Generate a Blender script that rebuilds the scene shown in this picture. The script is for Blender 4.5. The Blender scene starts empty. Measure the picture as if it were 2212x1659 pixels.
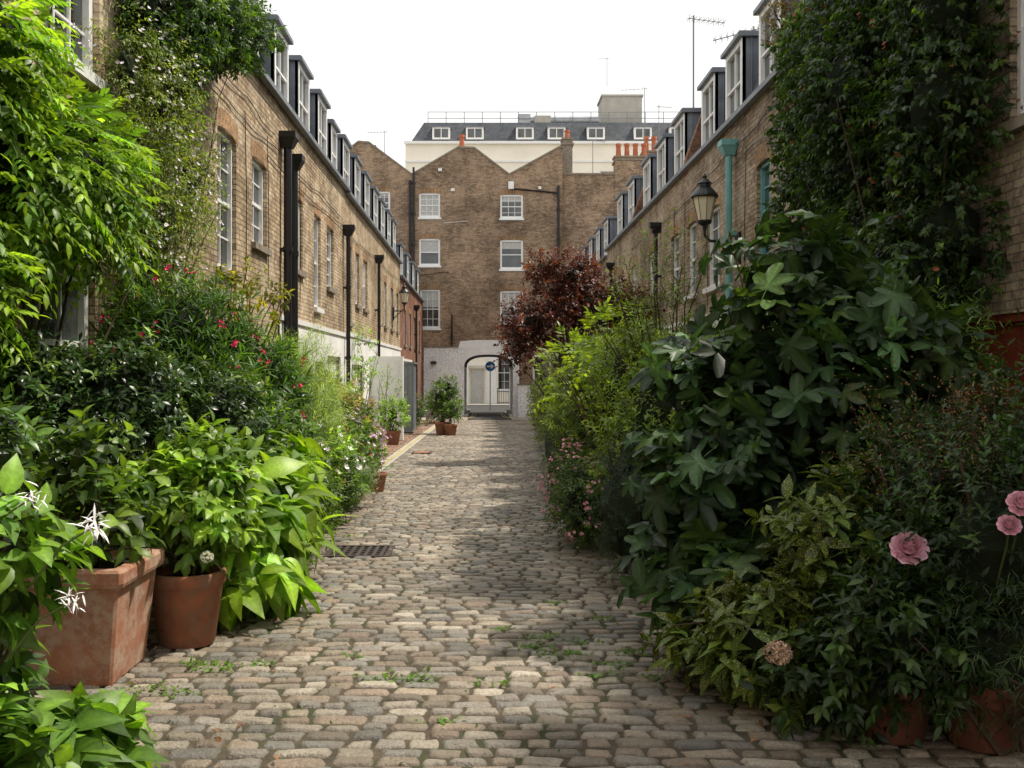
import bpy, math, random
import numpy as np
from mathutils import Vector
random.seed(7); rng=np.random.default_rng(11)
sc=bpy.context.scene
XL,XR,YE=-3.45,4.3,56.0
def G(y): return -0.0143*np.clip(y,-10,60)

# ------------------------------------------------------------ materials
def newmat(name):
    m=bpy.data.materials.new(name); m.use_nodes=True
    nt=m.node_tree; nt.nodes.clear()
    o=nt.nodes.new('ShaderNodeOutputMaterial'); b=nt.nodes.new('ShaderNodeBsdfPrincipled')
    nt.links.new(b.outputs[0],o.inputs[0]); return m,nt,b,o
def N(nt,t,**kw):
    n=nt.nodes.new(t)
    for k,v in kw.items(): setattr(n,k,v)
    return n
def mixc(nt,fac,a,b,mode='MIX'):
    n=N(nt,'ShaderNodeMix',data_type='RGBA',blend_type=mode)
    for i,v in ((0,fac),(6,a),(7,b)):
        if hasattr(v,'links'): nt.links.new(v,n.inputs[i])
        elif i==0: n.inputs[0].default_value=v
        else: n.inputs[i].default_value=(*v,1)
    return n.outputs[2]
def noise(nt,vec,scale,detail=5,rough=.6):
    n=N(nt,'ShaderNodeTexNoise'); n.inputs['Scale'].default_value=scale; n.inputs['Detail'].default_value=detail; n.inputs['Roughness'].default_value=rough
    if vec is not None: nt.links.new(vec,n.inputs['Vector'])
    return n.outputs[0]
def ramp(nt,fac,pts):
    r=N(nt,'ShaderNodeValToRGB'); e=r.color_ramp.elements
    while len(e)<len(pts): e.new(.5)
    for i,(p,c) in enumerate(pts):
        e[i].position=p; e[i].color=(*c,1) if hasattr(c,'__len__') else (c,c,c,1)
    nt.links.new(fac,r.inputs[0]); return r.outputs[0]
def pos(nt): return N(nt,'ShaderNodeNewGeometry').outputs['Position']
def bump(nt,b,h,st,dist=.01):
    n=N(nt,'ShaderNodeBump'); n.inputs['Strength'].default_value=st; n.inputs['Distance'].default_value=dist
    nt.links.new(h,n.inputs['Height']); nt.links.new(n.outputs[0],b.inputs['Normal'])
def plain(name,col,rough=.6,var=.25,scale=6,metal=0,bmp=.15,spec=.4,dirt=None):
    m,nt,b,o=newmat(name); p=pos(nt)
    f=noise(nt,p,scale,6); f2=noise(nt,p,scale*9,3)
    lo=tuple(c*(1-var) for c in col); hi=tuple(min(1,c*(1+var*.6)) for c in col)
    c=ramp(nt,f,[(.3,lo),(.7,hi)])
    if dirt: c=mixc(nt,ramp(nt,noise(nt,p,scale*1.7,6,.75),[(.45,0),(.6,.8)]),c,dirt)
    nt.links.new(c,b.inputs['Base Color']); b.inputs['Roughness'].default_value=rough; b.inputs['Metallic'].default_value=metal
    b.inputs['Specular IOR Level'].default_value=spec
    bump(nt,b,f2,bmp,.006); return m
def wallvec(nt):
    g=N(nt,'ShaderNodeNewGeometry'); s=N(nt,'ShaderNodeSeparateXYZ'); nt.links.new(g.outputs['Position'],s.inputs[0])
    sn=N(nt,'ShaderNodeSeparateXYZ'); nt.links.new(g.outputs['True Normal'],sn.inputs[0])
    ab=N(nt,'ShaderNodeMath',operation='ABSOLUTE'); nt.links.new(sn.outputs[0],ab.inputs[0])
    gt=N(nt,'ShaderNodeMath',operation='GREATER_THAN'); nt.links.new(ab.outputs[0],gt.inputs[0]); gt.inputs[1].default_value=.5
    mx=N(nt,'ShaderNodeMix',data_type='FLOAT'); nt.links.new(gt.outputs[0],mx.inputs[0]); nt.links.new(s.outputs[0],mx.inputs[2]); nt.links.new(s.outputs[1],mx.inputs[3])
    c=N(nt,'ShaderNodeCombineXYZ'); nt.links.new(mx.outputs[0],c.inputs[0]); nt.links.new(s.outputs[2],c.inputs[1])
    return c.outputs[0],g.outputs['Position']
def brick(name,c1,c2,mort,bw=.225,rh=.075,ms=.008,vert=False,stain=.5,rough=.9,bs=.9,third=None,pale=None):
    m,nt,b,o=newmat(name); v,p=wallvec(nt)
    nz=N(nt,'ShaderNodeTexNoise'); nz.inputs['Scale'].default_value=1.3; nt.links.new(p,nz.inputs['Vector'])
    sub=N(nt,'ShaderNodeVectorMath',operation='MULTIPLY_ADD'); nt.links.new(nz.outputs['Color'],sub.inputs[0]); sub.inputs[1].default_value=(.03,.03,0); nt.links.new(v,sub.inputs[2]); v=sub.outputs[0]
    nz=N(nt,'ShaderNodeTexNoise'); nz.inputs['Scale'].default_value=30; nt.links.new(p,nz.inputs['Vector'])
    sub=N(nt,'ShaderNodeVectorMath',operation='MULTIPLY_ADD'); nt.links.new(nz.outputs['Color'],sub.inputs[0]); sub.inputs[1].default_value=(.012,.012,0); nt.links.new(v,sub.inputs[2]); v=sub.outputs[0]
    if vert:
        mp=N(nt,'ShaderNodeMapping'); mp.inputs['Rotation'].default_value=(0,0,math.pi/2); nt.links.new(v,mp.inputs[0]); v=mp.outputs[0]
    t=N(nt,'ShaderNodeTexBrick'); nt.links.new(v,t.inputs['Vector'])
    t.inputs['Scale'].default_value=1; t.inputs['Brick Width'].default_value=bw; t.inputs['Row Height'].default_value=rh
    t.inputs['Mortar Size'].default_value=ms; t.inputs['Mortar Smooth'].default_value=.2; t.inputs['Bias'].default_value=-.1
    t.inputs['Color1'].default_value=(*c1,1); t.inputs['Color2'].default_value=(*c2,1); t.inputs['Mortar'].default_value=(*mort,1)
    c=t.outputs['Color']
    f=noise(nt,p,14,4,.7); c=mixc(nt,1,c,ramp(nt,f,[(.25,.5),(.75,1.4)]),'MULTIPLY')
    if third:
        f3=noise(nt,p,6,5,.85); c=mixc(nt,ramp(nt,f3,[(.48,0),(.6,.65)]),c,third)
    if pale:
        f4=noise(nt,p,1.1,6,.8); c=mixc(nt,ramp(nt,f4,[(.47,0),(.64,.6)]),c,pale)
    f2=noise(nt,p,.55,6,.65); c=mixc(nt,1,c,ramp(nt,f2,[(.3,1-stain),(.6,1.12)]),'MULTIPLY')
    nt.links.new(c,b.inputs['Base Color']); b.inputs['Roughness'].default_value=rough; b.inputs['Specular IOR Level'].default_value=.2
    inv=N(nt,'ShaderNodeMath',operation='SUBTRACT'); inv.inputs[0].default_value=1; nt.links.new(t.outputs['Fac'],inv.inputs[1])
    ad=N(nt,'ShaderNodeMath',operation='MULTIPLY_ADD'); nt.links.new(f,ad.inputs[0]); ad.inputs[1].default_value=.8; nt.links.new(inv.outputs[0],ad.inputs[2])
    bump(nt,b,ad.outputs[0],bs,.014); return m
M={}
M['brickL']=brick('stock_brick',(.66,.51,.32),(.36,.245,.15),(.19,.15,.11),third=(.22,.16,.115),pale=(.58,.50,.37),stain=.4)
M['brickR']=brick('stock_brick_brown',(.53,.41,.27),(.27,.185,.125),(.18,.15,.12),third=(.17,.125,.095),pale=(.45,.39,.31))
M['brickE']=brick('stock_brick_dark',(.50,.36,.235),(.245,.155,.10),(.22,.18,.14),third=(.15,.105,.077),stain=.45,pale=(.42,.30,.20),ms=.007)
M['brickRed']=brick('red_brick',(.34,.16,.10),(.2,.09,.06),(.25,.2,.16))
M['lintel']=brick('gauged_brick',(.50,.31,.17),(.33,.19,.10),(.18,.14,.1),bw=.24,rh=.075,vert=True)
M['whitebrick']=brick('white_painted_brick',(.9,.9,.9),(.84,.85,.86),(.7,.7,.7),stain=.12,rough=.6,bs=.6)
M['slate']=brick('slate',(.09,.10,.115),(.06,.067,.08),(.02,.02,.025),bw=.3,rh=.2,ms=.004,stain=.3,rough=.5)
M['white']=plain('white_paint',(.84,.84,.82),.45,.08)
M['stucco']=plain('white_render',(.82,.81,.78),.8,.12,2)
M['cream']=plain('cream_stucco',(.88,.83,.71),.8,.08,.6)
M['stone']=plain('stone_sill',(.26,.22,.17),.9,.35)
M['lead']=plain('lead_sheet',(.18,.20,.23),.5,.3,3)
M['iron']=plain('rusty_iron',(.06,.045,.04),.7,.4,9)
M['black']=plain('black_iron',(.012,.012,.013),.4,.3)
M['teal']=plain('teal_paint',(.18,.42,.42),.45,.15)
M['red']=plain('red_door_paint',(.20,.035,.02),.5,.25)
M['terra']=plain('terracotta',(.33,.125,.065),.85,.35,7,bmp=.4,dirt=(.25,.15,.10))
M['terra2']=plain('weathered_terracotta',(.38,.17,.10),.9,.35,4,bmp=.5,dirt=(.46,.34,.26))
M['terra3']=plain('shaded_terracotta',(.17,.06,.033),.9,.4,7,bmp=.4)  # terracotta darkened in colour for the shade over the right-hand pots
M['soil']=plain('soil',(.03,.02,.013),1,.4,20,bmp=1)
M['wood']=plain('bark',(.09,.06,.04),.9,.4,15,bmp=1)
M['greenstem']=plain('green_stem',(.10,.14,.04),.7,.3,15)
M['grey']=plain('grey_paint',(.2,.22,.23),.5,.15)
M['asphalt']=plain('asphalt',(.05,.05,.052),.85,.25,3,bmp=.5)
M['metal']=plain('galvanised_metal',(.4,.42,.44),.35,.2,3,.6)
M['pot_orange']=plain('chimney_pot_clay',(.45,.14,.07),.8,.3)
M['blue']=plain('blue_sign',(.01,.12,.42),.4,.05)
M['concrete']=plain('concrete',(.42,.40,.36),.9,.15,2)
M['core']=plain('core_shade',(.012,.02,.007),1,.5,12,bmp=1)  # near-black green, painted shade for the inside of the crowns
M['yellow']=plain('worn_yellow_paint',(.46,.38,.16),.8,.4,9)
M['opal']=plain('opal_glass',(.74,.66,.48),.3,.05)
m,nt,b,o=newmat('window_glass'); b.inputs['Roughness'].default_value=.06; b.inputs['Specular IOR Level'].default_value=.9
f=noise(nt,pos(nt),.8,2); c=ramp(nt,f,[(.35,(.015,.02,.02)),(.7,(.09,.1,.1))]); nt.links.new(c,b.inputs['Base Color']); M['glass']=m
M['curtain']=plain('net_curtain',(.5,.5,.47),.9,.2,8)

def leafmat(name,rough=.42,trans=.4,spec=.45,speck=None):
    m,nt,b,o=newmat(name)
    a=N(nt,'ShaderNodeAttribute',attribute_name='Col'); c=a.outputs['Color']
    p=pos(nt)
    f=noise(nt,p,45,3); c=mixc(nt,1,c,ramp(nt,f,[(.3,.75),(.7,1.18)]),'MULTIPLY')
    if speck:
        f=noise(nt,p,150,2,.5); c=mixc(nt,ramp(nt,f,[(.55,0),(.6,1)]),c,speck)
    nt.links.new(c,b.inputs['Base Color']); b.inputs['Roughness'].default_value=rough; b.inputs['Specular IOR Level'].default_value=spec
    t=N(nt,'ShaderNodeBsdfTranslucent'); c2=mixc(nt,1,c,(1.9,1.9,.6),'MULTIPLY'); nt.links.new(c2,t.inputs[0])
    mx=N(nt,'ShaderNodeMixShader'); mx.inputs[0].default_value=trans
    nt.links.new(b.outputs[0],mx.inputs[1]); nt.links.new(t.outputs[0],mx.inputs[2]); nt.links.new(mx.outputs[0],o.inputs[0])
    return m
M['leaf']=leafmat('leaf'); M['leafgloss']=leafmat('glossy_leaf',.33,.28,.45)
M['leafmatte']=leafmat('matte_leaf',.45,.28,.45); M['aucuba']=leafmat('spotted_leaf',.4,.2,.4,(.34,.33,.05))
m,nt,b,o=newmat('petal'); a=N(nt,'ShaderNodeAttribute',attribute_name='Col'); nt.links.new(a.outputs[0],b.inputs['Base Color']); b.inputs['Roughness'].default_value=.6; M['petal']=m
m,nt,b,o=newmat('granite_sett'); a=N(nt,'ShaderNodeAttribute',attribute_name='Col'); p=pos(nt)
c=mixc(nt,1,a.outputs[0],ramp(nt,noise(nt,p,70,4,.7),[(.3,.62),(.7,1.25)]),'MULTIPLY')
c=mixc(nt,1,c,ramp(nt,noise(nt,p,.7,5,.6),[(.3,.66),(.65,1.12)]),'MULTIPLY')
c=mixc(nt,ramp(nt,noise(nt,p,9,6,.75),[(.48,0),(.66,.6)]),c,(.17,.135,.095))
nt.links.new(c,b.inputs['Base Color']); b.inputs['Roughness'].default_value=.48; b.inputs['Specular IOR Level'].default_value=.5
h=N(nt,'ShaderNodeMath',operation='MULTIPLY_ADD'); nt.links.new(noise(nt,p,16,4,.7),h.inputs[0]); h.inputs[1].default_value=2.2; nt.links.new(noise(nt,p,60,5,.7),h.inputs[2])
bump(nt,b,h.outputs[0],.9,.011); M['sett']=m
m,nt,b,o=newmat('sandy_joints'); p=pos(nt)
c=ramp(nt,noise(nt,p,8,6,.7),[(.3,(.04,.031,.021)),(.55,(.09,.07,.046)),(.75,(.15,.12,.08))])
c=mixc(nt,ramp(nt,noise(nt,p,1.7,5,.7),[(.48,0),(.62,.8)]),c,(.035,.05,.014))
nt.links.new(c,b.inputs['Base Color']); b.inputs['Roughness'].default_value=1; bump(nt,b,noise(nt,p,90,4),.8,.01); M['joint']=m

# ------------------------------------------------------------ builders
def link(o,parent=None):
    sc.collection.objects.link(o)
    if parent: o.parent=parent
    return o
def empty(name):
    o=bpy.data.objects.new(name,None); o.empty_display_size=.3; return link(o)
class MB:
    def __init__(s): s.v=[]; s.f=[]; s.m=[]; s.mats=[]
    def mi(s,k):
        if k not in s.mats: s.mats.append(k)
        return s.mats.index(k)
    def add(s,vs,fs,k):
        b=len(s.v); s.v+= [tuple(map(float,v)) for v in vs]; i=s.mi(k)
        for f in fs: s.f.append([b+j for j in f]); s.m.append(i)
    def quad(s,a,b,c,d,k): s.add([a,b,c,d],[(0,1,2,3)],k)
    def hexa(s,p,k): s.add(p,[(0,3,2,1),(4,5,6,7),(0,1,5,4),(1,2,6,5),(2,3,7,6),(3,0,4,7)],k)
    def box(s,x0,x1,y0,y1,z0,z1,k): s.hexa([(x0,y0,z0),(x1,y0,z0),(x1,y1,z0),(x0,y1,z0),(x0,y0,z1),(x1,y0,z1),(x1,y1,z1),(x0,y1,z1)],k)
    def tbox(s,T,u0,u1,o0,o1,z0,z1,k): s.hexa([T(u0,o0,z0),T(u1,o0,z0),T(u1,o1,z0),T(u0,o1,z0),T(u0,o0,z1),T(u1,o0,z1),T(u1,o1,z1),T(u0,o1,z1)],k)
    def cyl(s,p0,p1,r0,r1=None,k='black',n=8,cap=True):
        r1=r0 if r1 is None else r1
        p0=Vector(p0);p1=Vector(p1);d=(p1-p0).normalized(); a=d.orthogonal().normalized(); b=d.cross(a)
        vs=[p+ (a*math.cos(2*math.pi*i/n)+b*math.sin(2*math.pi*i/n))*r for p,r in((p0,r0),(p1,r1)) for i in range(n)]
        fs=[(i,(i+1)%n,n+(i+1)%n,n+i) for i in range(n)]
        if cap: fs+= [tuple(range(n))[::-1],tuple(range(n,2*n))]
        s.add(vs,fs,k)
    def path(s,pts,r0,r1,k,n=6):
        m=len(pts)-1
        for i in range(m):
            s.cyl(pts[i],pts[i+1],r0+(r1-r0)*i/m,r0+(r1-r0)*(i+1)/m,k,n,False)
    def lathe(s,c,prof,k,n=20,rot=0):
        vs=[];fs=[]
        for r,z in prof:
            for i in range(n):
                a=2*math.pi*i/n+rot; vs.append((c[0]+r*math.cos(a),c[1]+r*math.sin(a),c[2]+z))
        for j in range(len(prof)-1):
            for i in range(n): fs.append((j*n+i,j*n+(i+1)%n,(j+1)*n+(i+1)%n,(j+1)*n+i))
        s.add(vs,fs,k)
    def obj(s,name,parent=None,smooth=False):
        me=bpy.data.meshes.new(name); me.from_pydata(s.v,[],s.f)
        for k in s.mats: me.materials.append(M[k])
        me.polygons.foreach_set('material_index',s.m)
        if smooth: me.polygons.foreach_set('use_smooth',[True]*len(s.f))
        me.update(); return link(bpy.data.objects.new(name,me),parent)
def TL(u,o,z): return (XL+o,u,z)
def TR(u,o,z): return (XR-o,u,z)
def TE(u,o,z): return (u,YE-o,z)
def wall(mb,T,u0,u1,z0,z1,ops,k,depth=.14,rk=None,o=0):
    us=sorted({u0,u1}|{a for q in ops for a in q[:2]}); zs=sorted({z0,z1}|{a for q in ops for a in q[2:4]})
    us=[u for u in us if u0<=u<=u1]; zs=[z for z in zs if z0<=z<=z1]
    for i in range(len(us)-1):
        for j in range(len(zs)-1):
            cu=(us[i]+us[i+1])/2; cz=(zs[j]+zs[j+1])/2
            if any(q[0]<cu<q[1] and q[2]<cz<q[3] for q in ops): continue
            mb.quad(T(us[i],o,zs[j]),T(us[i+1],o,zs[j]),T(us[i+1],o,zs[j+1]),T(us[i],o,zs[j+1]),k)
    rk=rk or k
    for (a,b,c,d) in [q[:4] for q in ops]:
        for p,q in (((a,c),(a,d)),((b,c),(b,d)),((a,d),(b,d)),((a,c),(b,c))):
            mb.quad(T(p[0],o,p[1]),T(q[0],o,q[1]),T(q[0],o-depth,q[1]),T(p[0],o-depth,p[1]),rk)
def window(mb,T,a,b,c,d,depth=.12,nx=2,nz=2,k='white',sill='stone',fr=.055,glass='glass',blind=0,lint='lintel',sash=True):
    g=-depth
    mb.quad(T(a,g,c),T(b,g,c),T(b,g,d),T(a,g,d),glass)
    if blind>0:
        mb.quad(T(a+fr,g+.004,d-blind*(d-c)),T(b-fr,g+.004,d-blind*(d-c)),T(b-fr,g+.004,d-fr),T(a+fr,g+.004,d-fr),'curtain')
    o0,o1=g-.01,g+.06
    mb.tbox(T,a,a+fr,o0,o1,c,d,k); mb.tbox(T,b-fr,b,o0,o1,c,d,k)
    mb.tbox(T,a+fr,b-fr,o0,o1-.002,d-fr,d,k); mb.tbox(T,a+fr,b-fr,o0,o1-.002,c,c+fr*1.3,k)
    mz=(c+d)/2
    if sash: mb.tbox(T,a+fr,b-fr,g,g+.04,mz-.025,mz+.025,k)
    for i in range(1,nx):
        u=a+fr+(b-a-2*fr)*i/nx; mb.tbox(T,u-.012,u+.012,g,g+.026,c+fr,d-fr,k)
    for h0,h1 in ((c,mz),(mz,d)):
        for i in range(1,nz):
            z=h0+(h1-h0)*i/nz; mb.tbox(T,a+fr,b-fr,g,g+.023,z-.011,z+.011,k)
    if sill: mb.tbox(T,a-.06,b+.06,-depth+.03,.07,c-.09,c+.004,sill)
    if lint:
        n=8; w=b-a
        for i in range(n):
            t0,t1=i/n,(i+1)/n; h=lambda t:.07*(1-(2*t-1)**2)
            x0,x1=a-.08+(w+.16)*t0,a-.08+(w+.16)*t1
            mb.hexa([T(x0,-.05,d-.05+h(t0)),T(x1,-.05,d-.05+h(t1)),T(x1,.005,d-.05+h(t1)),T(x0,.005,d-.05+h(t0)),T(x0,-.05,d+.19+h(t0)),T(x1,-.05,d+.19+h(t1)),T(x1,.005,d+.19+h(t1)),T(x0,.005,d+.19+h(t0))],lint)

def dormer(mb,T,u,ez,w=1.2,h=1.48,cheek='lead',fr='white',nx=2,depth=1.1,off=-.14):
    a,b=u-w/2,u+w/2; z0,z1=ez+.05,ez+h
    mb.tbox(T,a,a+.08,-depth,off,z0,z1,cheek); mb.tbox(T,b-.08,b,-depth,off,z0,z1,cheek)
    mb.tbox(T,a+.08,b-.08,off-.1,off-.06,z0,z1,'glass')
    mb.tbox(T,a-.07,b+.07,-depth-.1,off+.09,z1,z1+.07,cheek); mb.tbox(T,a-.04,b+.04,-depth-.1,off+.06,z1+.07,z1+.1,cheek)
    for i in range(3): mb.cyl(T(a-.012,-.3-.28*i,z0+.1),T(a-.012,-.3-.28*i,z1),.014,.014,cheek,6)
    f=off+.012
    for p,q in ((a+.0,a+.1),(b-.1,b-.0)): mb.tbox(T,p,q,off-.06,f,z0+.12,z1-.003,fr)
    mb.tbox(T,a+.1,b-.1,off-.06,f-.003,z1-.1,z1-.003,fr); mb.tbox(T,a+.1,b-.1,off-.06,f+.05,z0+.08,z0+.17,fr)
    mb.tbox(T,a+.1,b-.1,off-.06,f-.02,(z0+z1)/2-.02,(z0+z1)/2+.02,fr)
    for i in range(1,nx):
        uu=a+.1+(w-.2)*i/nx; mb.tbox(T,uu-.018,uu+.018,off-.06,f-.03,z0+.15,z1-.1,fr)

def mews_house(name,T,u0,u1,ez,bk,wins,dorms,white=None,party=(),fr='white',doors=()):
    e=empty(name); mb=MB(); zb=-1.2
    ops=[w[:4] for w in wins]+[dd[:4] for dd in doors]
    wall(mb,T,u0,u1,zb,ez,ops,bk)
    for u in (u0+.002,u1-.002): mb.quad(T(u,0,zb),T(u,-7,zb),T(u,-7,ez),T(u,0,ez),bk)
    mb.quad(T(u0,-7,zb),T(u1,-7,zb),T(u1,-7,ez+1.7),T(u0,-7,ez+1.7),bk)
    mb.obj('brick_wall',e)
    wb=MB()
    for w in wins:
        kw=dict(w[4]) if len(w)>4 else {}
        kw.setdefault('k',fr); window(wb,T,*w[:4],**kw)
    wb.obj('windows',e)
    if white:
        b=MB(); a0,a1,zt=white
        dd=[q[:4] for q in doors if q[0]>=a0 and q[1]<=a1]
        wall(b,T,a0,a1,zb,zt,dd,'stucco',.05,o=.035)
        b.tbox(T,a0,a1,0,.07,zt,zt+.09,'white'); b.obj('rendered_ground_floor',e)
    if doors:
        b=MB()
        for q in doors:
            k=q[4]; a,bb,c,d=q[:4]
            b.tbox(T,a,bb,-.14,-.08,c,d,k)
            n=max(2,int((bb-a)/.45))
            for i in range(n):
                p=a+(bb-a)*i/n; r=a+(bb-a)*(i+1)/n
                b.tbox(T,p+.04,r-.04,-.09,-.062,c+.15,(c+d)/2-.05,k); b.tbox(T,p+.04,r-.04,-.09,-.062,(c+d)/2+.05,d-.12,k)
            b.tbox(T,a,bb,-.08,-.02,d-.07,d,'white' if k!='red' else 'red')
        b.obj('garage_doors',e)
    r=MB(); t=ez+1.75
    r.quad(T(u0,-.1,ez),T(u1,-.1,ez),T(u1,-.75,t),T(u0,-.75,t),'slate')
    r.quad(T(u0,-.75,t),T(u1,-.75,t),T(u1,-7,t+.3),T(u0,-7,t+.3),'slate')
    r.tbox(T,u0,u1,-.3,.02,ez,ez+.07,'stone')
    r.tbox(T,u0,u1,.02,.13,ez-.03,ez+.05,'lead')
    r.tbox(T,u0,u1,-.85,-.68,t-.03,t+.06,'lead')
    r.obj('mansard_roof',e)
    d=MB()
    for q in dorms: dormer(d,T,q[0],ez,**(q[1] if len(q)>1 else {}))
    if dorms: d.obj('dormer_windows',e)
    if party:
        p=MB()
        for u in party:
            y0,y1=u,u+.28
            prof=[(.02,ez-.1),(.02,ez+.25),(-.62,ez+2.05),(-.7,ez+2.1),(-1.9,ez+2.1),(-1.9,ez-.1)]
            n=len(prof); vs=[T(y0,a,z) for a,z in prof]+[T(y1,a,z) for a,z in prof]
            fs=[tuple(range(n)),tuple(range(n,2*n))]+[(i,(i+1)%n,n+(i+1)%n,n+i) for i in range(n)]
            p.add(vs,fs,'brickRed' if bk=='brickR' else bk)
            p.tbox(T,y0-.06,y1+.06,-2.0,-.68,ez+2.1,ez+2.17,'stone')
            p.tbox(T,y0-.2,y1+.2,-2.9,-2.0,ez+1.2,ez+2.9,bk); p.tbox(T,y0-.26,y1+.26,-2.96,-1.94,ez+2.9,ez+3.0,'stone')
            for i in range(3): p.cyl(T(u+.14,-2.2-.26*i,ez+3.0),T(u+.14,-2.2-.26*i,ez+3.4),.1,.085,'pot_orange',10)
        p.obj('party_walls_and_chimneys',e)
    return e

def W(a,b,c,d,**kw): return (a,b,c,d,kw)
mews_house('brick_mews_house',TL,-8,16.7,6.07,'brickL',
  [W(7.95,9.1,4.15,5.75,nx=3,nz=2,fr=.09,sill='white'),W(7.6,9.0,1.2,2.42,nx=3,nz=1,lint=None,fr=.09),W(10.9,11.85,3.5,4.8),W(13.1,14.1,2.93,4.78),W(15.05,16.05,3.5,4.8),W(2,3.2,3.4,4.8),W(-2,-.8,3.4,4.8)],
  [(u,) for u in (-3,0,3,6.2,8.9,11.2,13.3,15.5)])
mews_house('brick_mews_house',TL,16.7,25.0,6.07,'brickL',
  [W(18.2,19.2,3.45,4.8,blind=.4),W(20.5,21.3,2.9,4.8,sill='white'),W(22.15,23.1,3.45,4.8)],
  [(17.9,),(20.1,),(22.4,),(24.1,dict(w=.9,h=1.3))],white=(16.9,24.98,2.45),doors=[(17.6,19.6,-.35,1.9,'white'),(20.4,21.3,-.35,1.8,'grey'),(22,24,-.35,1.95,'white')])
mews_house('brick_mews_house',TL,25.0,41.0,6.0,'brickL',
  [W(25.4,26.2,2.85,4.8),W(27,27.8,3.4,4.8),W(28.7,29.7,3.4,4.8,blind=.5),W(32.6,33.5,3.2,4.7),W(34.6,35.5,3.2,4.7),W(37,38,3.2,4.7),W(39.4,40.2,3.2,4.7)],
  [(u,) for u in (26.2,28.5,30.8,33.2,35.5,37.8,40.)],white=(25.02,40.98,2.5),doors=[(26,28.4,-.5,1.8,'white'),(31,33.4,-.55,1.8,'grey'),(36,38.4,-.6,1.8,'white')])
mews_house('brick_mews_house',TL,41.0,55.9,5.5,'brickRed',
  [W(43,44,2.8,4.3),W(46,47,2.8,4.3),W(49,50,2.8,4.3),W(52.5,53.5,2.8,4.3)],[(u,) for u in (43.5,47,50.5,54)],white=(41.02,47,2.1))
mews_house('brick_mews_house',TR,-8,14.6,6.0,'brickR',
  [W(7.2,8.35,3.6,5.2,k='white'),W(13.3,14.1,3.4,4.9,k='teal'),W(2,3,3.4,4.8),W(-2,-1,3.4,4.8)],
  [(13.6,dict(fr='teal')),(9,),(5,),(1,)],doors=[(6.3,9.3,-.3,2.05,'red')],party=(14.3,))
mews_house('brick_mews_house',TR,14.6,22.0,5.9,'brickR',
  [W(15.4,16.15,3.35,4.85,k='teal'),W(18.7,19.8,3.2,4.7,sill='white'),W(20.8,21.7,3.2,4.7,sill='white')],
  [(15.9,),(18.2,),(20.3,)],white=(17.9,21.98,2.6),doors=[(18.3,20.6,-.35,1.9,'white')],party=(21.7,))
mews_house('brick_mews_house',TR,22.0,36.0,5.9,'brickR',
  [W(22.6,23.6,3.2,4.7),W(26,26.9,3.2,4.7),W(29,30,3.2,4.7),W(32,33,3.2,4.7),W(34.3,35.2,3.2,4.7)],
  [(u,) for u in (23.3,25.7,28.,31,33.6)],white=(22.02,35.9,2.6),party=(29.4,))
mews_house('brick_mews_house',TR,36.0,55.9,5.7,'brickR',
  [W(u,u+1,3.1,4.6) for u in (37,40,43.5,47,50,53)],[(u,) for u in (37.5,40.2,43,46,49,52,54.6)],white=(36.02,55.8,2.5),party=(42.,))

# ------------------------------------------------------------ end building with archway
e=empty('brick_archway_building'); mb=MB()
zt=12.5; A0,A1,AZ=-1.17,1.5,2.64
wins=[(-3.66,-2.5,10.15,11.5),(-3.66,-2.5,7.5,9.0),(-3.6,-2.5,4.05,6.2),(.8,2.06,10.1,11.42),(.8,2.06,7.3,8.93),(.8,2.06,4.3,6.13),(-6.13,-5.25,10.35,11.6)]
wall(mb,TE,-9,4.22,-1.5,zt,wins+[(A0,A1,-1.5,AZ)],'brickE')
def poly(mb,pts,k,d=0):
    mb.add([TE(x,d,z) for x,z in pts],[tuple(range(len(pts)))],k)
gs=[[(-9,12.5),(-4.05,12.5),(-6.4,14.25),(-7.0,14.3),(-7.6,13.85),(-9,13.0)],[(-4.05,12.5),(1.3,12.5),(-.6,13.95),(-1.5,14.0)],[(1.3,12.5),(4.22,12.5),(4.22,14.0),(4.05,14.0)]]
for g in gs: poly(mb,g,'brickE')
wall(mb,TE,4.22,7.15,-1.5,12.57,[],'brickE',o=-.3); wall(mb,TE,7.15,12,-1.5,13.35,[],'brickE',o=-.25)
mb.quad(TE(4.22,0,-1.5),TE(4.22,-.3,-1.5),TE(4.22,-.3,14),TE(4.22,0,14),'brickE')
mb.box(-9,A0-.3,YE+.5,YE+8,-1.5,12.4,'brickE'); mb.box(A1+.3,12,YE+.5,YE+8,-1.5,12.4,'brickE'); mb.box(A0-.3,A1+.3,YE+.5,YE+8,3.4,12.4,'brickE')
mb.obj('brick_walls',e)
c=MB()
def coping(p,q): 
    c.hexa([TE(p[0],.05,p[1]-.01),TE(q[0],.05,q[1]-.01),TE(q[0],-.3,q[1]-.01),TE(p[0],-.3,p[1]-.01),TE(p[0],.05,p[1]+.09),TE(q[0],.05,q[1]+.09),TE(q[0],-.3,q[1]+.09),TE(p[0],-.3,p[1]+.09)],'stone')
for a,b in (((-9,13.0),(-7.6,13.85)),((-7.6,13.85),(-7.0,14.3)),((-7.,14.3),(-6.4,14.25)),((-6.4,14.25),(-4.05,12.5)),((-4.05,12.5),(-1.5,14.0)),((-1.5,14.0),(-.6,13.95)),((-.6,13.95),(1.3,12.5)),((1.3,12.5),(4.05,14.0)),((4.05,14),(4.26,14))): coping(a,b)
c.tbox(TE,4.27,7.15,-.5,-.24,12.57,12.66,'stone'); c.tbox(TE,7.15,12,-.5,-.2,13.35,13.45,'stone')
c.obj('parapet_coping',e)
w=MB()
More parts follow.
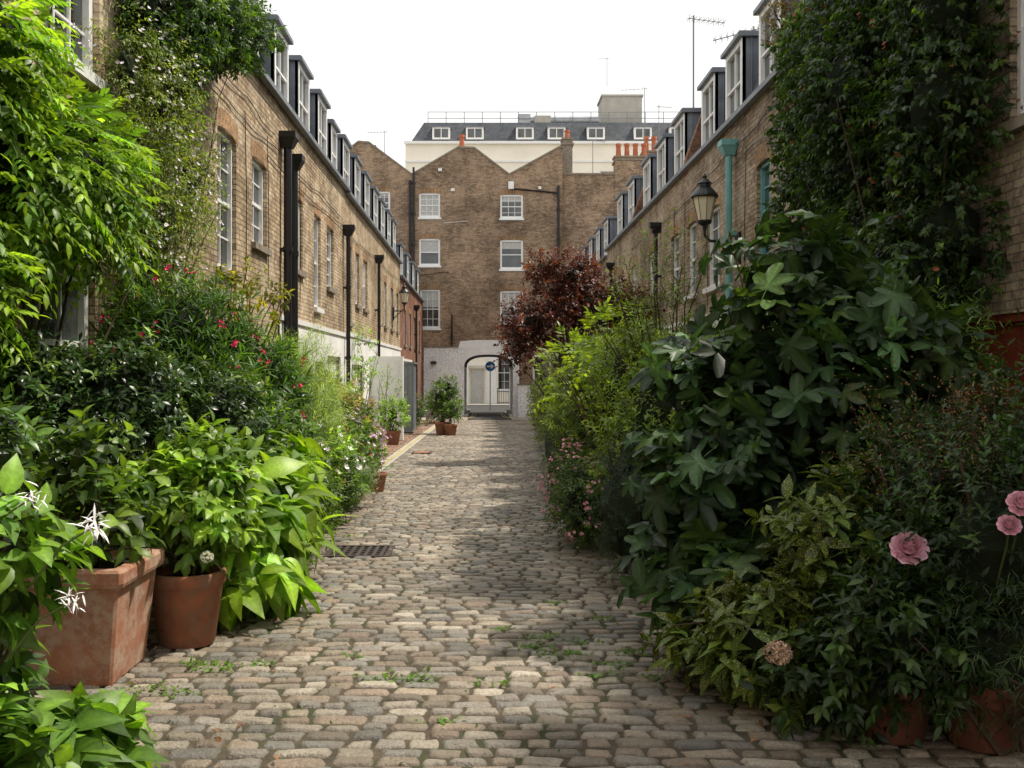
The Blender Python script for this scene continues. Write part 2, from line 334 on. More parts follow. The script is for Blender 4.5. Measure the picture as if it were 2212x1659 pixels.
for i,q in enumerate(wins): window(w,TE,*q,depth=.1,nx=(3 if i not in(1,4) else 1),nz=2 if i not in (1,4) else 1,fr=.1,sill='white',blind=[.9,.5,.45,.3,.3,.6,.2][i])
w.obj('windows',e)
a=MB(); o=.06
cx=(A0+A1)/2; hw=(A1-A0)/2; ap=[]
for i in range(25):
    t=math.pi*(1-i/24); ct,st=math.cos(t),math.sin(t); ap.append((cx+hw*math.copysign(abs(ct)**.8,ct),1.95+.67*abs(st)**.8))
a.add([TE(x,o,z) for x,z in [(-3.4,-1.5),(A0,-1.5),(A0,1.95),(A0,3.0),(-3.4,3.0)]],[(0,1,2,3,4)],'whitebrick')
a.tbox(TE,-3.4,-1.5,0,o+.04,3.0,3.08,'stone')
def ex(p,s): return (cx+(p[0]-cx)*s,1.95+(p[1]-1.95)*(s+.12))
for i in range(len(ap)-1):
    p,q=ap[i],ap[i+1]
    a.quad(TE(p[0],o,p[1]),TE(q[0],o,q[1]),TE(q[0],o,3.05),TE(p[0],o,3.05),'stucco')
    p2,q2=ex(p,1.12),ex(q,1.12)
    a.hexa([TE(*((p[0],o,p[1]))),TE(q[0],o,q[1]),TE(q2[0],o,q2[1]),TE(p2[0],o,p2[1]),TE(p[0],o+.06,p[1]),TE(q[0],o+.06,q[1]),TE(q2[0],o+.06,q2[1]),TE(p2[0],o+.06,p2[1])],'white')
    a.quad(TE(p[0],o+.06,p[1]),TE(q[0],o+.06,q[1]),TE(q[0],-8,q[1]),TE(p[0],-8,p[1]),'asphalt')
a.add([TE(x,o+.002,z) for x,z in [(-1.5,3.0),(1.9,3.0),(1.85,3.25),(.9,3.42),(-.6,3.42),(-1.4,3.35)]],[(0,1,2,3,4,5)],'white')
a.tbox(TE,A1,1.85,0,o,-1.5,3.0,'whitebrick')
for x0,x1 in ((A0-.28,A0),(A1,A1+.28)): a.box(x0,x1,YE+.03,YE+8,-1.5,3.2,'whitebrick')
a.box(1.75,4.25,YE-.9,YE-.5,-1.5,.95,'whitebrick'); a.box(1.7,4.28,YE-.95,YE-.45,.95,1.02,'stone')
a.tbox(TE,2.6,3.6,-.02,.05,.9,2.6,'white'); a.tbox(TE,2.7,3.5,.05,.06,1,2.5,'glass')
a.obj('white_archway',e)
p=MB()
def pipe(mb,T,u,z0,z1,r=.055,k='black',o=.12,hop=True):
    mb.cyl(T(u,o,z0),T(u,o,z1),r,r,k,10)
    z=z0+.5
    while z<z1-.2: mb.cyl(T(u,o,z),T(u,o,z+.09),r*1.25,r*1.25,k,10); mb.tbox(T,u-.1,u+.1,0,o,z+.02,z+.07,k); z+=1.7
    if hop: 
        a=.13*(r/.055); 
        mb.hexa([T(u-a*.5,.03,z1),T(u+a*.5,.03,z1),T(u+a*.5,.2,z1),T(u-a*.5,.2,z1),T(u-a,.0,z1+.16),T(u+a,.0,z1+.16),T(u+a,.27,z1+.16),T(u-a,.27,z1+.16)],k); mb.tbox(T,u-a-.01,u+a+.01,-.0,.28,z1+.16,z1+.26,k)
pipe(p,TE,-4.15,3,12.2,.07,hop=False); pipe(p,TE,-3.95,3,12.9,.06,hop=False); pipe(p,TE,4.0,5,11.9,.07,hop=False); pipe(p,TE,-1.85,3.1,4.8,.04,hop=False)
p.path([TE(1.3,.1,11.75),TE(3.95,.1,11.5)],.05,.05,'black',8); p.tbox(TE,1.25,1.55,0,.25,11.7,12.1,'white')
p.tbox(TE,2.9,3.05,0,.15,11.7,11.85,'white'); p.tbox(TE,-1.9,-1.7,0,.12,11.6,11.75,'white'); p.tbox(TE,-2.6,-2.4,0,.12,12.7,12.85,'white')
p.path([TE(-3.9,.05,6.9),TE(-2.4,.05,7.15),TE(-2.0,.05,7.15)],.015,.015,'black'); p.path([TE(-2.3,.05,9.85),TE(-1.0,.05,9.95)],.012,.012,'white')
for x,z in ((-.9,11.8),(-1.0,5.4),(-.2,8.8),(-1.3,8.7),(1.9,9.6)): p.cyl(TE(x,0,z),TE(x,.06,z),.09,.09,'stone',12)
p.tbox(TE,-3.0,-2.7,.06,.3,2.1,2.25,'black')
p.obj('drainpipes_and_fittings',e)
ch=MB()
def stack(x0,x1,y0,y1,z0,z1,k,pots,ph=.7):
    ch.box(x0,x1,y0,y1,z0,z1,k); ch.box(x0-.08,x1+.08,y0-.08,y1+.08,z1-.3,z1-.18,k); ch.box(x0-.06,x1+.06,y0-.06,y1+.06,z1,z1+.09,'stone')
    for i in range(pots):
        x=x0+(x1-x0)*(i+.5)/pots; y=(y0+y1)/2
        ch.lathe((x,y,z1+.09),[(.15,0),(.13,ph*.8),(.16,ph*.82),(.16,ph),(.11,ph),(.1,0)],'pot_orange',12)
stack(-1.6,-1.05,YE+.4,YE+1.2,12,14.0,'brickE',1,.8); stack(4.28,4.83,YE+.62,YE+1.4,12.45,14.6,'stone',1,.5); stack(7.2,9.1,YE+.62,YE+1.4,12.45,13.6,'brickE',4,.75); stack(9.0,9.9,YE+2,YE+3,12.45,14.2,'brickE',2,.9)
stack(-6.8,-6.3,YE+2,YE+3,12.45,14.5,'brickE',0)
ch.obj('chimneys',e)

# ------------------------------------------------------------ cream building across the street
e=empty('cream_stucco_building'); mb=MB(); Y=80.
def TC(u,o,z): return (u,Y-o,z)
ops=[(-1.35,.05,-.85,2.05),(.95,2.0,.3,3.0),(5.2,6.5,16.5,17.8),(9,10.3,16.3,17.5),(-4,-2.8,16.2,17.6),(13,14.3,16.2,17.6)]
wall(mb,TC,-6.3,26,-1.5,19.8,ops,'cream',.25)
mb.quad(TC(-6.3,0,-1.5),TC(-6.3,-12,-1.5),TC(-6.3,-12,19.8),TC(-6.3,0,19.8),'cream')
mb.tbox(TC,-6.4,26,0,.3,19.6,19.8,'white'); mb.tbox(TC,-6.35,26,0,.12,18.2,18.35,'white'); mb.tbox(TC,-6.35,26,0,.12,3.6,3.9,'white')
mb.tbox(TC,.2,.85,0,.15,-.85,3.6,'white'); mb.tbox(TC,-1.55,-1.35,0,.1,-.85,2.2,'white'); mb.tbox(TC,.05,.199,0,.1,-.85,2.2,'white'); mb.tbox(TC,-1.55,.199,0,.1,2.2,2.35,'white')
mb.obj('stucco_walls',e)
w=MB(); w.quad(TC(-1.35,-.25,-.85),TC(.05,-.25,-.85),TC(.05,-.25,2.05),TC(-1.35,-.25,2.05),'cream')
w.tbox(TC,-1.15,-.15,-.24,-.2,-.8,1.9,'curtain')
for q in ops[1:]: window(w,TC,*q,depth=.2,nx=2,nz=2,lint=None,sill='white')
w.tbox(TC,1.1,1.25,-.19,-.17,.4,2.9,'black')
w.obj('door_and_windows',e)
r=MB(); 
r.hexa([TC(-5.9,-.2,19.8),TC(26,-.2,19.8),TC(26,-12,19.8),TC(-5.9,-12,19.8),TC(-4.9,-1.2,21.6),TC(26,-1.2,21.6),TC(26,-11,21.6),TC(-4.9,-11,21.6)],'slate')
for x in (-3.5,-.85,3.1,5.6,8.7,12.4,15.2):
    r.tbox(TC,x-.7,x+.7,-1.2,-.25,20.05,21.0,'white'); r.tbox(TC,x-.55,x+.55,-.26,-.235,20.2,20.88,'glass'); r.tbox(TC,x-.03,x+.03,-.25,-.215,20.2,20.88,'white'); r.tbox(TC,x-.8,x+.8,-1.4,-.15,21.,21.1,'lead')
r.tbox(TC,9.4,12.6,-5,-2,21.6,23.9,'concrete'); r.tbox(TC,9.3,12.7,-5.1,-1.9,23.9,24.05,'concrete')
r.obj('slate_roof',e)
d=MB(); d.cyl(TC(2.7,-2,21.95),TC(9.1,-2,21.95),.33,.33,'metal',16)
for x in (3.4,4.4,5.6,6.8,8): d.cyl(TC(x,-2,21.95),TC(x+.1,-2,21.95),.37,.37,'metal',16)
d.tbox(TC,2.6,3.6,-2.6,-1.6,21.6,22.4,'metal'); d.tbox(TC,3.9,5.2,-2.6,-1.3,21.6,22.2,'concrete'); d.obj('roof_ducts',e)
rl=MB()
for z in (22.0,22.5): rl.cyl(TC(-4.6,-1.4,z),TC(20,-1.4,z),.03,.03,'grey',5)
for i in range(18): x=-4.6+24.6*i/17; rl.cyl(TC(x,-1.4,21.6),TC(x,-1.4,22.52),.03,.03,'grey',5)
rl.obj('roof_railing',e)

rl=MB()
for i in range(9): x=.95+i*.14; rl.cyl((x,78.6,-.85),(x,78.6,.35),.02,.02,'black',5)
for z in (-.65,.2): rl.cyl((.9,78.6,z),(2.3,78.6,z),.025,.025,'black',5)
rl.cyl((.95,78.6,-.85),(.95,78.6,.5),.04,.04,'black',6); rl.obj('iron_railing')
s=MB(); X0,Y0,Z0=.3,66.,2.05
s.cyl((X0,Y0+.06,-.86),(X0,Y0+.06,2.4),.038,.038,'grey',10)
s.cyl((X0,Y0,Z0),(X0,Y0+.02,Z0),.33,.33,'white',32); s.cyl((X0,Y0-.006,Z0),(X0,Y0+.001,Z0),.31,.31,'blue',32)
y=Y0-.011
s.quad((X0-.22,y,Z0-.05),(X0+.05,y,Z0-.05),(X0+.05,y,Z0+.05),(X0-.22,y,Z0+.05),'white')
s.add([(X0+.25,y,Z0),(X0+.04,y,Z0+.17),(X0+.04,y,Z0+.051),(X0+.09,y,Z0),(X0+.04,y,Z0-.051),(X0+.04,y,Z0-.17)],[(0,1,2,3),(0,3,4,5)],'white')
s.obj('one_way_arrow_sign')

# ------------------------------------------------------------ ground
g=MB()
ys=[-400,-10,60,600]; 
for i in range(3): g.quad((-500,ys[i],G(ys[i])-.012),(500,ys[i],G(ys[i])-.012),(500,ys[i+1],G(ys[i+1])-.012),(-500,ys[i+1],G(ys[i+1])-.012),'concrete')
g.obj('ground')
g=MB(); g.quad((XL,-8,G(-8)),(XR,-8,G(-8)),(XR,50.5,G(50.5)),(XL,50.5,G(50.5)),'joint'); lane=empty('cobbled_lane'); g.obj('sand_bed',lane)
def grid(nx,ny):
    def ax(n): 
        t=np.linspace(-1,1,n); return np.sign(t)*np.abs(t)**.5
    XX,YY=np.meshgrid(ax(nx),ax(ny))
    zz=((1-np.abs(XX)**9)*(1-np.abs(YY)**6)).clip(0,1)**.5
    X2=XX*(1-.05*np.abs(YY)**6); Y2=YY*(1-.06*np.abs(XX)**6)
    v=np.stack([X2.ravel(),Y2.ravel(),zz.ravel()],1); f=[]
    for j in range(ny-1):
        for i in range(nx-1): a=j*nx+i; f.append((a,a+1,a+nx+1,a+nx))
    return v,np.array(f)
def fastmesh(name,V,F,mats,col=None,parent=None,smooth=True,mi=None):
    me=bpy.data.meshes.new(name); nf,k=F.shape
    me.vertices.add(len(V)); me.vertices.foreach_set('co',V.astype(np.float32).ravel())
    me.loops.add(nf*k); me.loops.foreach_set('vertex_index',F.astype(np.int32).ravel())
    me.polygons.add(nf); me.polygons.foreach_set('loop_start',np.arange(0,nf*k,k,dtype=np.int32))
    if smooth: me.polygons.foreach_set('use_smooth',np.ones(nf,bool))
    for m_ in mats: me.materials.append(M[m_])
    me.update(calc_edges=True)
    if col is not None:
        a=me.attributes.new('Col','FLOAT_COLOR','POINT'); c4=np.ones((len(V),4),np.float32); c4[:,:3]=col; a.data.foreach_set('color',c4.ravel())
    return link(bpy.data.objects.new(name,me),parent)
def setts(y0,y1,nx,ny,name):
    tv,tf=grid(nx,ny); cx=[];cy=[];hx=[];hy=[];y=y0
    while y<y1:
        rh=random.uniform(.092,.122); x=XL+.02-random.random()*.15
        while x<XR:
            w=random.choice((random.uniform(.11,.16),random.uniform(.15,.20),random.uniform(.19,.27))) if x>-2.2 or y<16 else random.uniform(.09,.12)
            if not(-2.19<x+w/2<-1.95 and y>16): cx.append(x+w/2);cy.append(y+rh/2);hx.append(w/2-.004);hy.append(rh/2-.0035)
            x+=w
        y+=rh
    cx,cy,hx,hy=map(np.array,(cx,cy,hx,hy)); n=len(cx)
    cy=cy+.015*np.sin(cx*.9+cy*.3)+.006*np.sin(cx*3.1+cy*1.7)+rng.normal(0,.0035,n)
    keep=~((cx>-1.5)&(cx<-.87)&(cy>9.32)&(cy<9.95)); cx,cy,hx,hy=[q[keep] for q in(cx,cy,hx,hy)]; n=len(cx)
    hx=hx*rng.uniform(.92,1.0,n); hy=hy*rng.uniform(.84,1.0,n)
    h=rng.uniform(.013,.024,n); tx=rng.normal(0,.04,n); ty=rng.normal(0,.07,n); rot=rng.normal(0,.028,n); px_=rng.uniform(0,6,n)[:,None]; py_=rng.uniform(0,6,n)[:,None]
    dx=tv[None,:,0]*hx[:,None]; dy=tv[None,:,1]*hy[:,None]
    dx=dx*(1+.07*np.sin(tv[None,:,1]*2+px_)); dy=dy*(1+.10*np.sin(tv[None,:,0]*2.4+py_)); dx=dx+dy*rng.normal(0,.12,n)[:,None]
    X=cx[:,None]+dx*np.cos(rot)[:,None]-dy*np.sin(rot)[:,None]; Yv=cy[:,None]+dy+dx*np.sin(rot)[:,None]
    Z=G(Yv)-.005+tv[None,:,2]*h[:,None]+(tx[:,None]*dx+ty[:,None]*dy)*tv[None,:,2]+.002*np.sin(dx*60+px_*7)*np.sin(dy*70+py_*5)
    V=np.stack([X,Yv,Z],2).reshape(-1,3); F=(tf[None]+(np.arange(n)*len(tv))[:,None,None]).reshape(-1,4)
    base=np.array([[.40,.345,.27],[.32,.285,.24],[.38,.31,.23],[.25,.235,.205],[.48,.42,.335],[.32,.245,.18],[.24,.20,.15]])
    C=base[rng.integers(0,7,n)]*rng.uniform(.7,1.2,n)[:,None]
    red=(cx<-2.2)&(cy>16); C[red]=C[red]*np.array([1.05,.72,.6])
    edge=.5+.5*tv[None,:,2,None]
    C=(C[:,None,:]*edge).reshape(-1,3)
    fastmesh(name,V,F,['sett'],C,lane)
setts(-3,18,8,7,'setts_front'); setts(18,50.4,5,5,'setts_rear')
g=MB(); g.hexa([(-2.18,16,G(16)+.0),(-1.95,16,G(16)+.0),(-1.95,50.4,G(50.4)),(-2.18,50.4,G(50.4)),(-2.18,16,G(16)+.016),(-1.95,16,G(16)+.016),(-1.95,50.4,G(50.4)+.016),(-2.18,50.4,G(50.4)+.016)],'concrete'); g.obj('channel_stones',lane)
g=MB(); g.quad((-2.1,17,G(17)+.02),(-2.02,17,G(17)+.02),(-2.02,50,G(50)+.02),(-2.1,50,G(50)+.02),'yellow'); g.obj('yellow_line',lane)
g=MB(); zz=G(60)
g.add([(XL,50.5,G(50.5)+.006),(XR,50.5,G(50.5)+.006),(XR,YE,G(YE)+.006),(XL,YE,G(YE)+.006)],[(0,1,2,3)],'concrete')
g.obj('forecourt')
g=MB(); g.add([(-.9,50,G(50)+.03),(1.3,50,G(50)+.03),(1.25,60,G(60)+.02),(-.95,60,G(60)+.02)],[(0,1,2,3)],'asphalt')
g.add([(-.95,60,zz+.02),(1.25,60,zz+.02),(1.25,66,zz+.02),(-.95,66,zz+.02)],[(0,1,2,3)],'asphalt')
g.add([(-40,66,zz+.02),(40,66,zz+.02),(40,76,zz+.02),(-40,76,zz+.02)],[(0,1,2,3)],'asphalt')
for s_ in (-1,1):
    for off in (0,.16):
        pts=[]
        for i in range(12):
            t=i/11; yy=50.3+t*12; x=(.17+s_*(.93-off)) + s_*.9*max(0,1-t*2.4)**2
            pts.append((x,yy))
        for (xa,ya),(xb,yb) in zip(pts,pts[1:]): g.quad((xa-.035,ya,G(ya)+.036),(xa+.035,ya,G(ya)+.036),(xb+.035,yb,G(yb)+.036),(xb-.035,yb,G(yb)+.036),'yellow')
g.obj('asphalt_road')
g=MB(); g.box(-40,40,76,79.9,zz-.1,zz+.12,'concrete')
g.box(A0+.003,A0+.22,55,64,zz-.1,zz+.2,'concrete'); g.box(A1-.22,A1-.003,55,64,zz-.1,zz+.2,'concrete'); g.obj('pavement')
g=MB(); gz=float(G(9.6)); g.box(-1.49,-.88,9.33,9.93,gz-.02,gz+.004,'soil')
for a,b,c_,d_ in ((-1.49,-.88,9.33,9.38),(-1.49,-.88,9.88,9.93),(-1.49,-1.44,9.38,9.88),(-.93,-.88,9.38,9.88)): g.box(a,b,c_,d_,gz,gz+.02,'iron')
for i in range(7): g.box(-1.44+.073*i+.02,-1.44+.073*i+.05,9.38,9.88,gz,gz+.017,'iron')
for i in range(4): g.box(-1.44,-.93,9.46+.11*i,9.49+.11*i,gz,gz+.014,'iron')
g.obj('drain_grate')
g=MB(); gz=float(G(24)); g.box(-1.75,-1.3,24,24.6,gz,gz+.03,'iron'); g.box(-1.7,-1.35,24.05,24.55,gz+.03,gz+.035,'brickRed'); g.obj('manhole_cover')

# ------------------------------------------------------------ wall pipes, cables, lamps, antennas
def single_pipe(T,u,z0,z1,k='black',r=.055,hop=True):
    b=MB(); pipe(b,T,u,z0,z1,r,k,hop=hop); b.obj('drainpipe')
single_pipe(TL,17.15,-.3,5.35,r=.07); single_pipe(TL,17.75,-.3,5.1,r=.06); single_pipe(TL,24.7,-.3,4.9,r=.05); single_pipe(TL,31.8,-.4,5.0,r=.045); single_pipe(TL,49.,-.5,4.6,r=.05)
single_pipe(TR,17.5,0,5.3,'teal',.06); single_pipe(TR,25,0,5.0,r=.05); single_pipe(TR,34,0,5.0,r=.05)
for T,segs in ((TL,[(9,5.6,16.5,5.5),(12,5.2,24,5.35),(16,5.0,40,5.3)]),(TR,[(15,5.2,30,5.3),(14,5.6,21,5.4)])):
    b=MB()
    for (ua,za,ub,zb) in segs:
        pts=[]; n=24
        for i in range(n+1): t=i/n; pts.append(T(ua+(ub-ua)*t,.025+.01*random.random(),za+(zb-za)*t-.09*abs(math.sin(t*9+ua))+random.uniform(-.02,.02)))
        b.path(pts,.008,.008,'black',5)
    for _ in range(4):
        u=random.uniform(14,24); b.path([T(u,.02,5.3),T(u+.1,.02,4),T(u+.05,.02,2.9)],.007,.007,'black',5)
    b.obj('wall_cables')
def wall_lamp(T,u,z,out,s=1):
    mb=MB(); x,y,_=T(u,out,z); c=(x,y,z)
    mb.lathe(c,[(.09*s,0),(.17*s,.36*s)],'opal',8); mb.lathe(c,[(0,.002),(.09*s,.002)],'opal',8)
    for i in range(8):
        a=2*math.pi*i/8; mb.cyl((x+.092*s*math.cos(a),y+.092*s*math.sin(a),z),(x+.173*s*math.cos(a),y+.173*s*math.sin(a),z+.36*s),.005,.005,'black',5)
    mb.lathe(c,[(.19*s,.35*s),(.205*s,.37*s),(.19*s,.40*s),(.13*s,.47*s),(.09*s,.51*s),(.085*s,.56*s),(.11*s,.565*s),(.06*s,.61*s),(.03*s,.64*s),(.035*s,.67*s),(0,.72*s)],'black',16)
    mb.lathe(c,[(.0,-.12*s),(.03*s,-.12*s),(.035*s,-.06*s),(.09*s,-.03*s),(.105*s,0),(.105*s,.02*s),(.09*s,.025*s)],'black',16)
    mb.path([(x,y,z-.1*s),(x,y,z-.2*s),T(u,out*.85,z-.28*s),T(u,0,z-.28*s)],.02*s,.022*s,'black',8)
    mb.path([T(u,out*.75,z-.28*s),T(u,out*.4,z-.42*s),T(u,.02,z-.55*s)],.014*s,.014*s,'black',8)
    mb.tbox(T,u-.07,u+.07,0,.04,z-.62*s,z-.15*s,'black'); mb.obj('wall_lantern')
wall_lamp(TR,17.2,4.12,.6,1.15); wall_lamp(TL,38,4.2,.42,1.05)
def antenna(x,y,z0,z1,L=1.1,ang=0,n=7,tilt=0):
    mb=MB(); mb.cyl((x,y,z0),(x,y,z1),.022,.018,'grey',6)
    dx,dy=math.cos(ang),math.sin(ang)
    p=lambda t,s,dz=0:(x+dx*t-dy*s,y+dy*t+dx*s,z1-.08+tilt*t+dz)
    mb.cyl(p(-.15,0),p(L,0),.012,.012,'grey',5)
    for i in range(n):
        t=-.1+(L+.05)*i/(n-1); mb.cyl(p(t,-.17),p(t,.17),.006,.006,'grey',4); mb.cyl(p(t,0,-.1),p(t,0,.1),.006,.006,'grey',4)
    mb.obj('tv_antenna')
antenna(4.9,24,7.4,10.0,.8,.2,8,-.05); antenna(5.9,22.4,7.5,9.2,.9,2.7,8,-.12)
antenna(8.9,57,13,17.6,1.3,2.9); antenna(9.7,57,13,16.6,.8,.3); antenna(6.0,57,12.5,14.7,.8,.4); antenna(-5.7,57.5,12.8,15.3,1,3.0); antenna(9.3,78,23.6,25.8,.7,3)

mb=MB(); z=float(G(30)); mb.box(-3.44,-2.48,30,30.06,z+.03,z+2.5,'white')
for a in (z+.12,z+.72,z+1.32,z+1.92): mb.box(-3.36,-2.56,29.985,30.0,a,a+.5,'white')
mb.box(-2.48,-2.44,30.002,30.35,z+.03,z+2.5,'white'); mb.obj('white_garage_door')
mb=MB(); z=float(G(35)); mb.box(-3.44,-2.5,35,36.4,z+.05,z+2.4,'grey'); 
for i in range(6): mb.box(-3.4+.15*i,-3.28+.15*i,34.98,35.,z+.15,z+2.3,'grey')
for i in range(8): mb.box(-2.5,-2.48,35.05+.165*i,35.17+.165*i,z+.15,z+2.3,'lead')
mb.box(-3.44,-2.44,34.95,36.45,z+2.4,z+2.46,'lead'); mb.obj('grey_storage_cupboard')

# ------------------------------------------------------------ foliage system
def ovate(prof,fold=.18,curl=.25,wave=0):
    v=[(0,0,0)];sh=[1.25];f=[];n=len(prof)
    for i,(t,w) in enumerate(prof):
        zc=-curl*t*t; wv=wave*(1 if i%2 else -1)
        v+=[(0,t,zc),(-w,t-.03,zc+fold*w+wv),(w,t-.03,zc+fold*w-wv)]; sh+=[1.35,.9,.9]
    v.append((0,1,-curl)); sh.append(.95); tip=len(v)-1
    f+=[(0,1,2),(0,3,1)]
    for i in range(n-1):
        a=1+3*i;b=a+3; f+=[(a,b,b+1),(a,b+1,a+1),(a,a+2,b+2),(a,b+2,b)]
    a=1+3*(n-1); f+=[(a,tip,a+1),(a,a+2,tip)]
    return np.array(v,float),np.array(f),np.array(sh)
T_SM=ovate([(.45,.25)],.25,.2)
T_MED=ovate([(.25,.16),(.6,.19)],.3,.3)
T_OB=ovate([(.3,.13),(.7,.22)],.3,.3)
T_NAR=ovate([(.3,.07),(.7,.065)],.3,.3)
T_BLADE=ovate([(.3,.035),(.7,.03)],.3,.5)
T_BIG=ovate([(.08,.1),(.2,.2),(.34,.265),(.5,.27),(.65,.225),(.8,.14),(.92,.06)],.3,.65,.006)
T_HYD=ovate([(.1,.12),(.25,.22),(.45,.26),(.65,.22),(.82,.12)],.3,.4,.004)
T_ROUND=ovate([(.2,.3),(.5,.42),(.8,.28)],.2,.15)
T_IVY=ovate([(.12,.36),(.35,.30),(.55,.26),(.8,.12)],.2,.2)
T_CUP=ovate([(.2,.28),(.5,.45),(.8,.42),(.95,.25)],.35,-.35)
T_PETAL=ovate([(.4,.22),(.75,.32)],.4,-.3)
def figT():
    v=[(0,-.6,.15),(.013,-.2,.06),(-.013,-.2,.06),(0,.0,0)]; sh=[1.3,1.3,1.3,1.5]; f=[(0,1,2),(1,3,2)]
    lobes=[(-112,.50),(-54,.70),(0,.86),(54,.70),(112,.50)]; sinus=[.40,.37,.37,.40]; ring=[]; tip=[]
    for i,(a,r) in enumerate(lobes):
        for da,rr in ((-19,.70),(-13,.86),(-6,.97),(0,1),(6,.97),(13,.86),(19,.70)):
            t=math.radians(a+da); R=r*rr
            if da==0: tip.append(len(ring)+1)
            ring.append((math.sin(t)*R,.1+math.cos(t)*R,-.45*R*R+(.0 if da==0 else .03)))
        if i<4:
            t=math.radians((a+lobes[i+1][0])/2); s_=sinus[i]; ring.append((math.sin(t)*s_,.1+math.cos(t)*s_,.02))
    ring=[(-.05,-.06,.01)]+ring+[(.05,-.06,.01)]
    b=len(v); v+=ring; sh+=[.8]*len(ring)
    for i in tip: sh[b+i]=1.7
    v.append((0,.1,.0)); sh.append(1.7); c=len(v)-1
    for i in range(len(ring)-1): f.append((c,b+i+1,b+i))
    f.append((c,b,b+len(ring)-1))
    return np.array(v,float),np.array(f),np.array(sh)
T_FIG=figT()
def nrm(a): return a/np.maximum(np.linalg.norm(a,axis=-1,keepdims=True),1e-6)
class Fol:
    def __init__(s): s.V=[];s.F=[];s.C=[];s.n=0
    def emit(s,tm,P,D,Nn,S,C):
        tv,tf,sh=tm; D=nrm(D); X=nrm(np.cross(D,Nn)); Z=np.cross(X,D); n=len(P)
        if n==0: return
        S=np.broadcast_to(S,(n,)); wx=rng.uniform(.8,1.15,n) if n>1 else np.ones(1)
        V=P[:,None]+S[:,None,None]*(tv[None,:,0:1]*X[:,None]*wx[:,None,None]+tv[None,:,1:2]*D[:,None]+tv[None,:,2:3]*Z[:,None])
        s.V.append(V.reshape(-1,3)); s.F.append((tf[None]+(np.arange(n)*len(tv))[:,None,None]+s.n).reshape(-1,3)); s.n+=n*len(tv)
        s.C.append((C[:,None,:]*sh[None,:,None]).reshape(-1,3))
    def obj(s,name,mat,parent=None):
        if not s.V: return
        return fastmesh(name,np.concatenate(s.V),np.concatenate(s.F),[mat],np.concatenate(s.C).clip(0,1),parent,smooth=True)
def sample(lumps,n,depth=.45):
    L=np.array(lumps,float); w=L[:,3]*L[:,4]+L[:,4]*L[:,5]+L[:,3]*L[:,5]; idx=rng.choice(len(L),n,p=w/w.sum())
    d=nrm(rng.normal(size=(n,3))); ph=rng.uniform(0,6,(len(L),3))[idx]
    bumpy=1+.16*np.sin(d[:,0]*5+ph[:,0])*np.sin(d[:,2]*5+ph[:,1])+.11*np.sin(d[:,1]*9+ph[:,2]+d[:,2]*7)
    r=(1-depth*rng.random(n)**1.6)*bumpy
    R=L[idx,3:6]; P=L[idx,:3]+d*r[:,None]*R
    keep=np.ones(n,bool)
    for i in range(len(L)):
        q=np.linalg.norm((P-L[i,:3])/L[i,3:6],axis=1); keep&=~((q<.62)&(idx!=i))
    keep&=P[:,2]>G(P[:,1])+.04
    keep&=(P[:,0]>XL+.03)&(P[:,0]<XR-.03)
    O=nrm(d/R); return P[keep],O[keep],r[keep]
UP=np.array([0,0,1.])
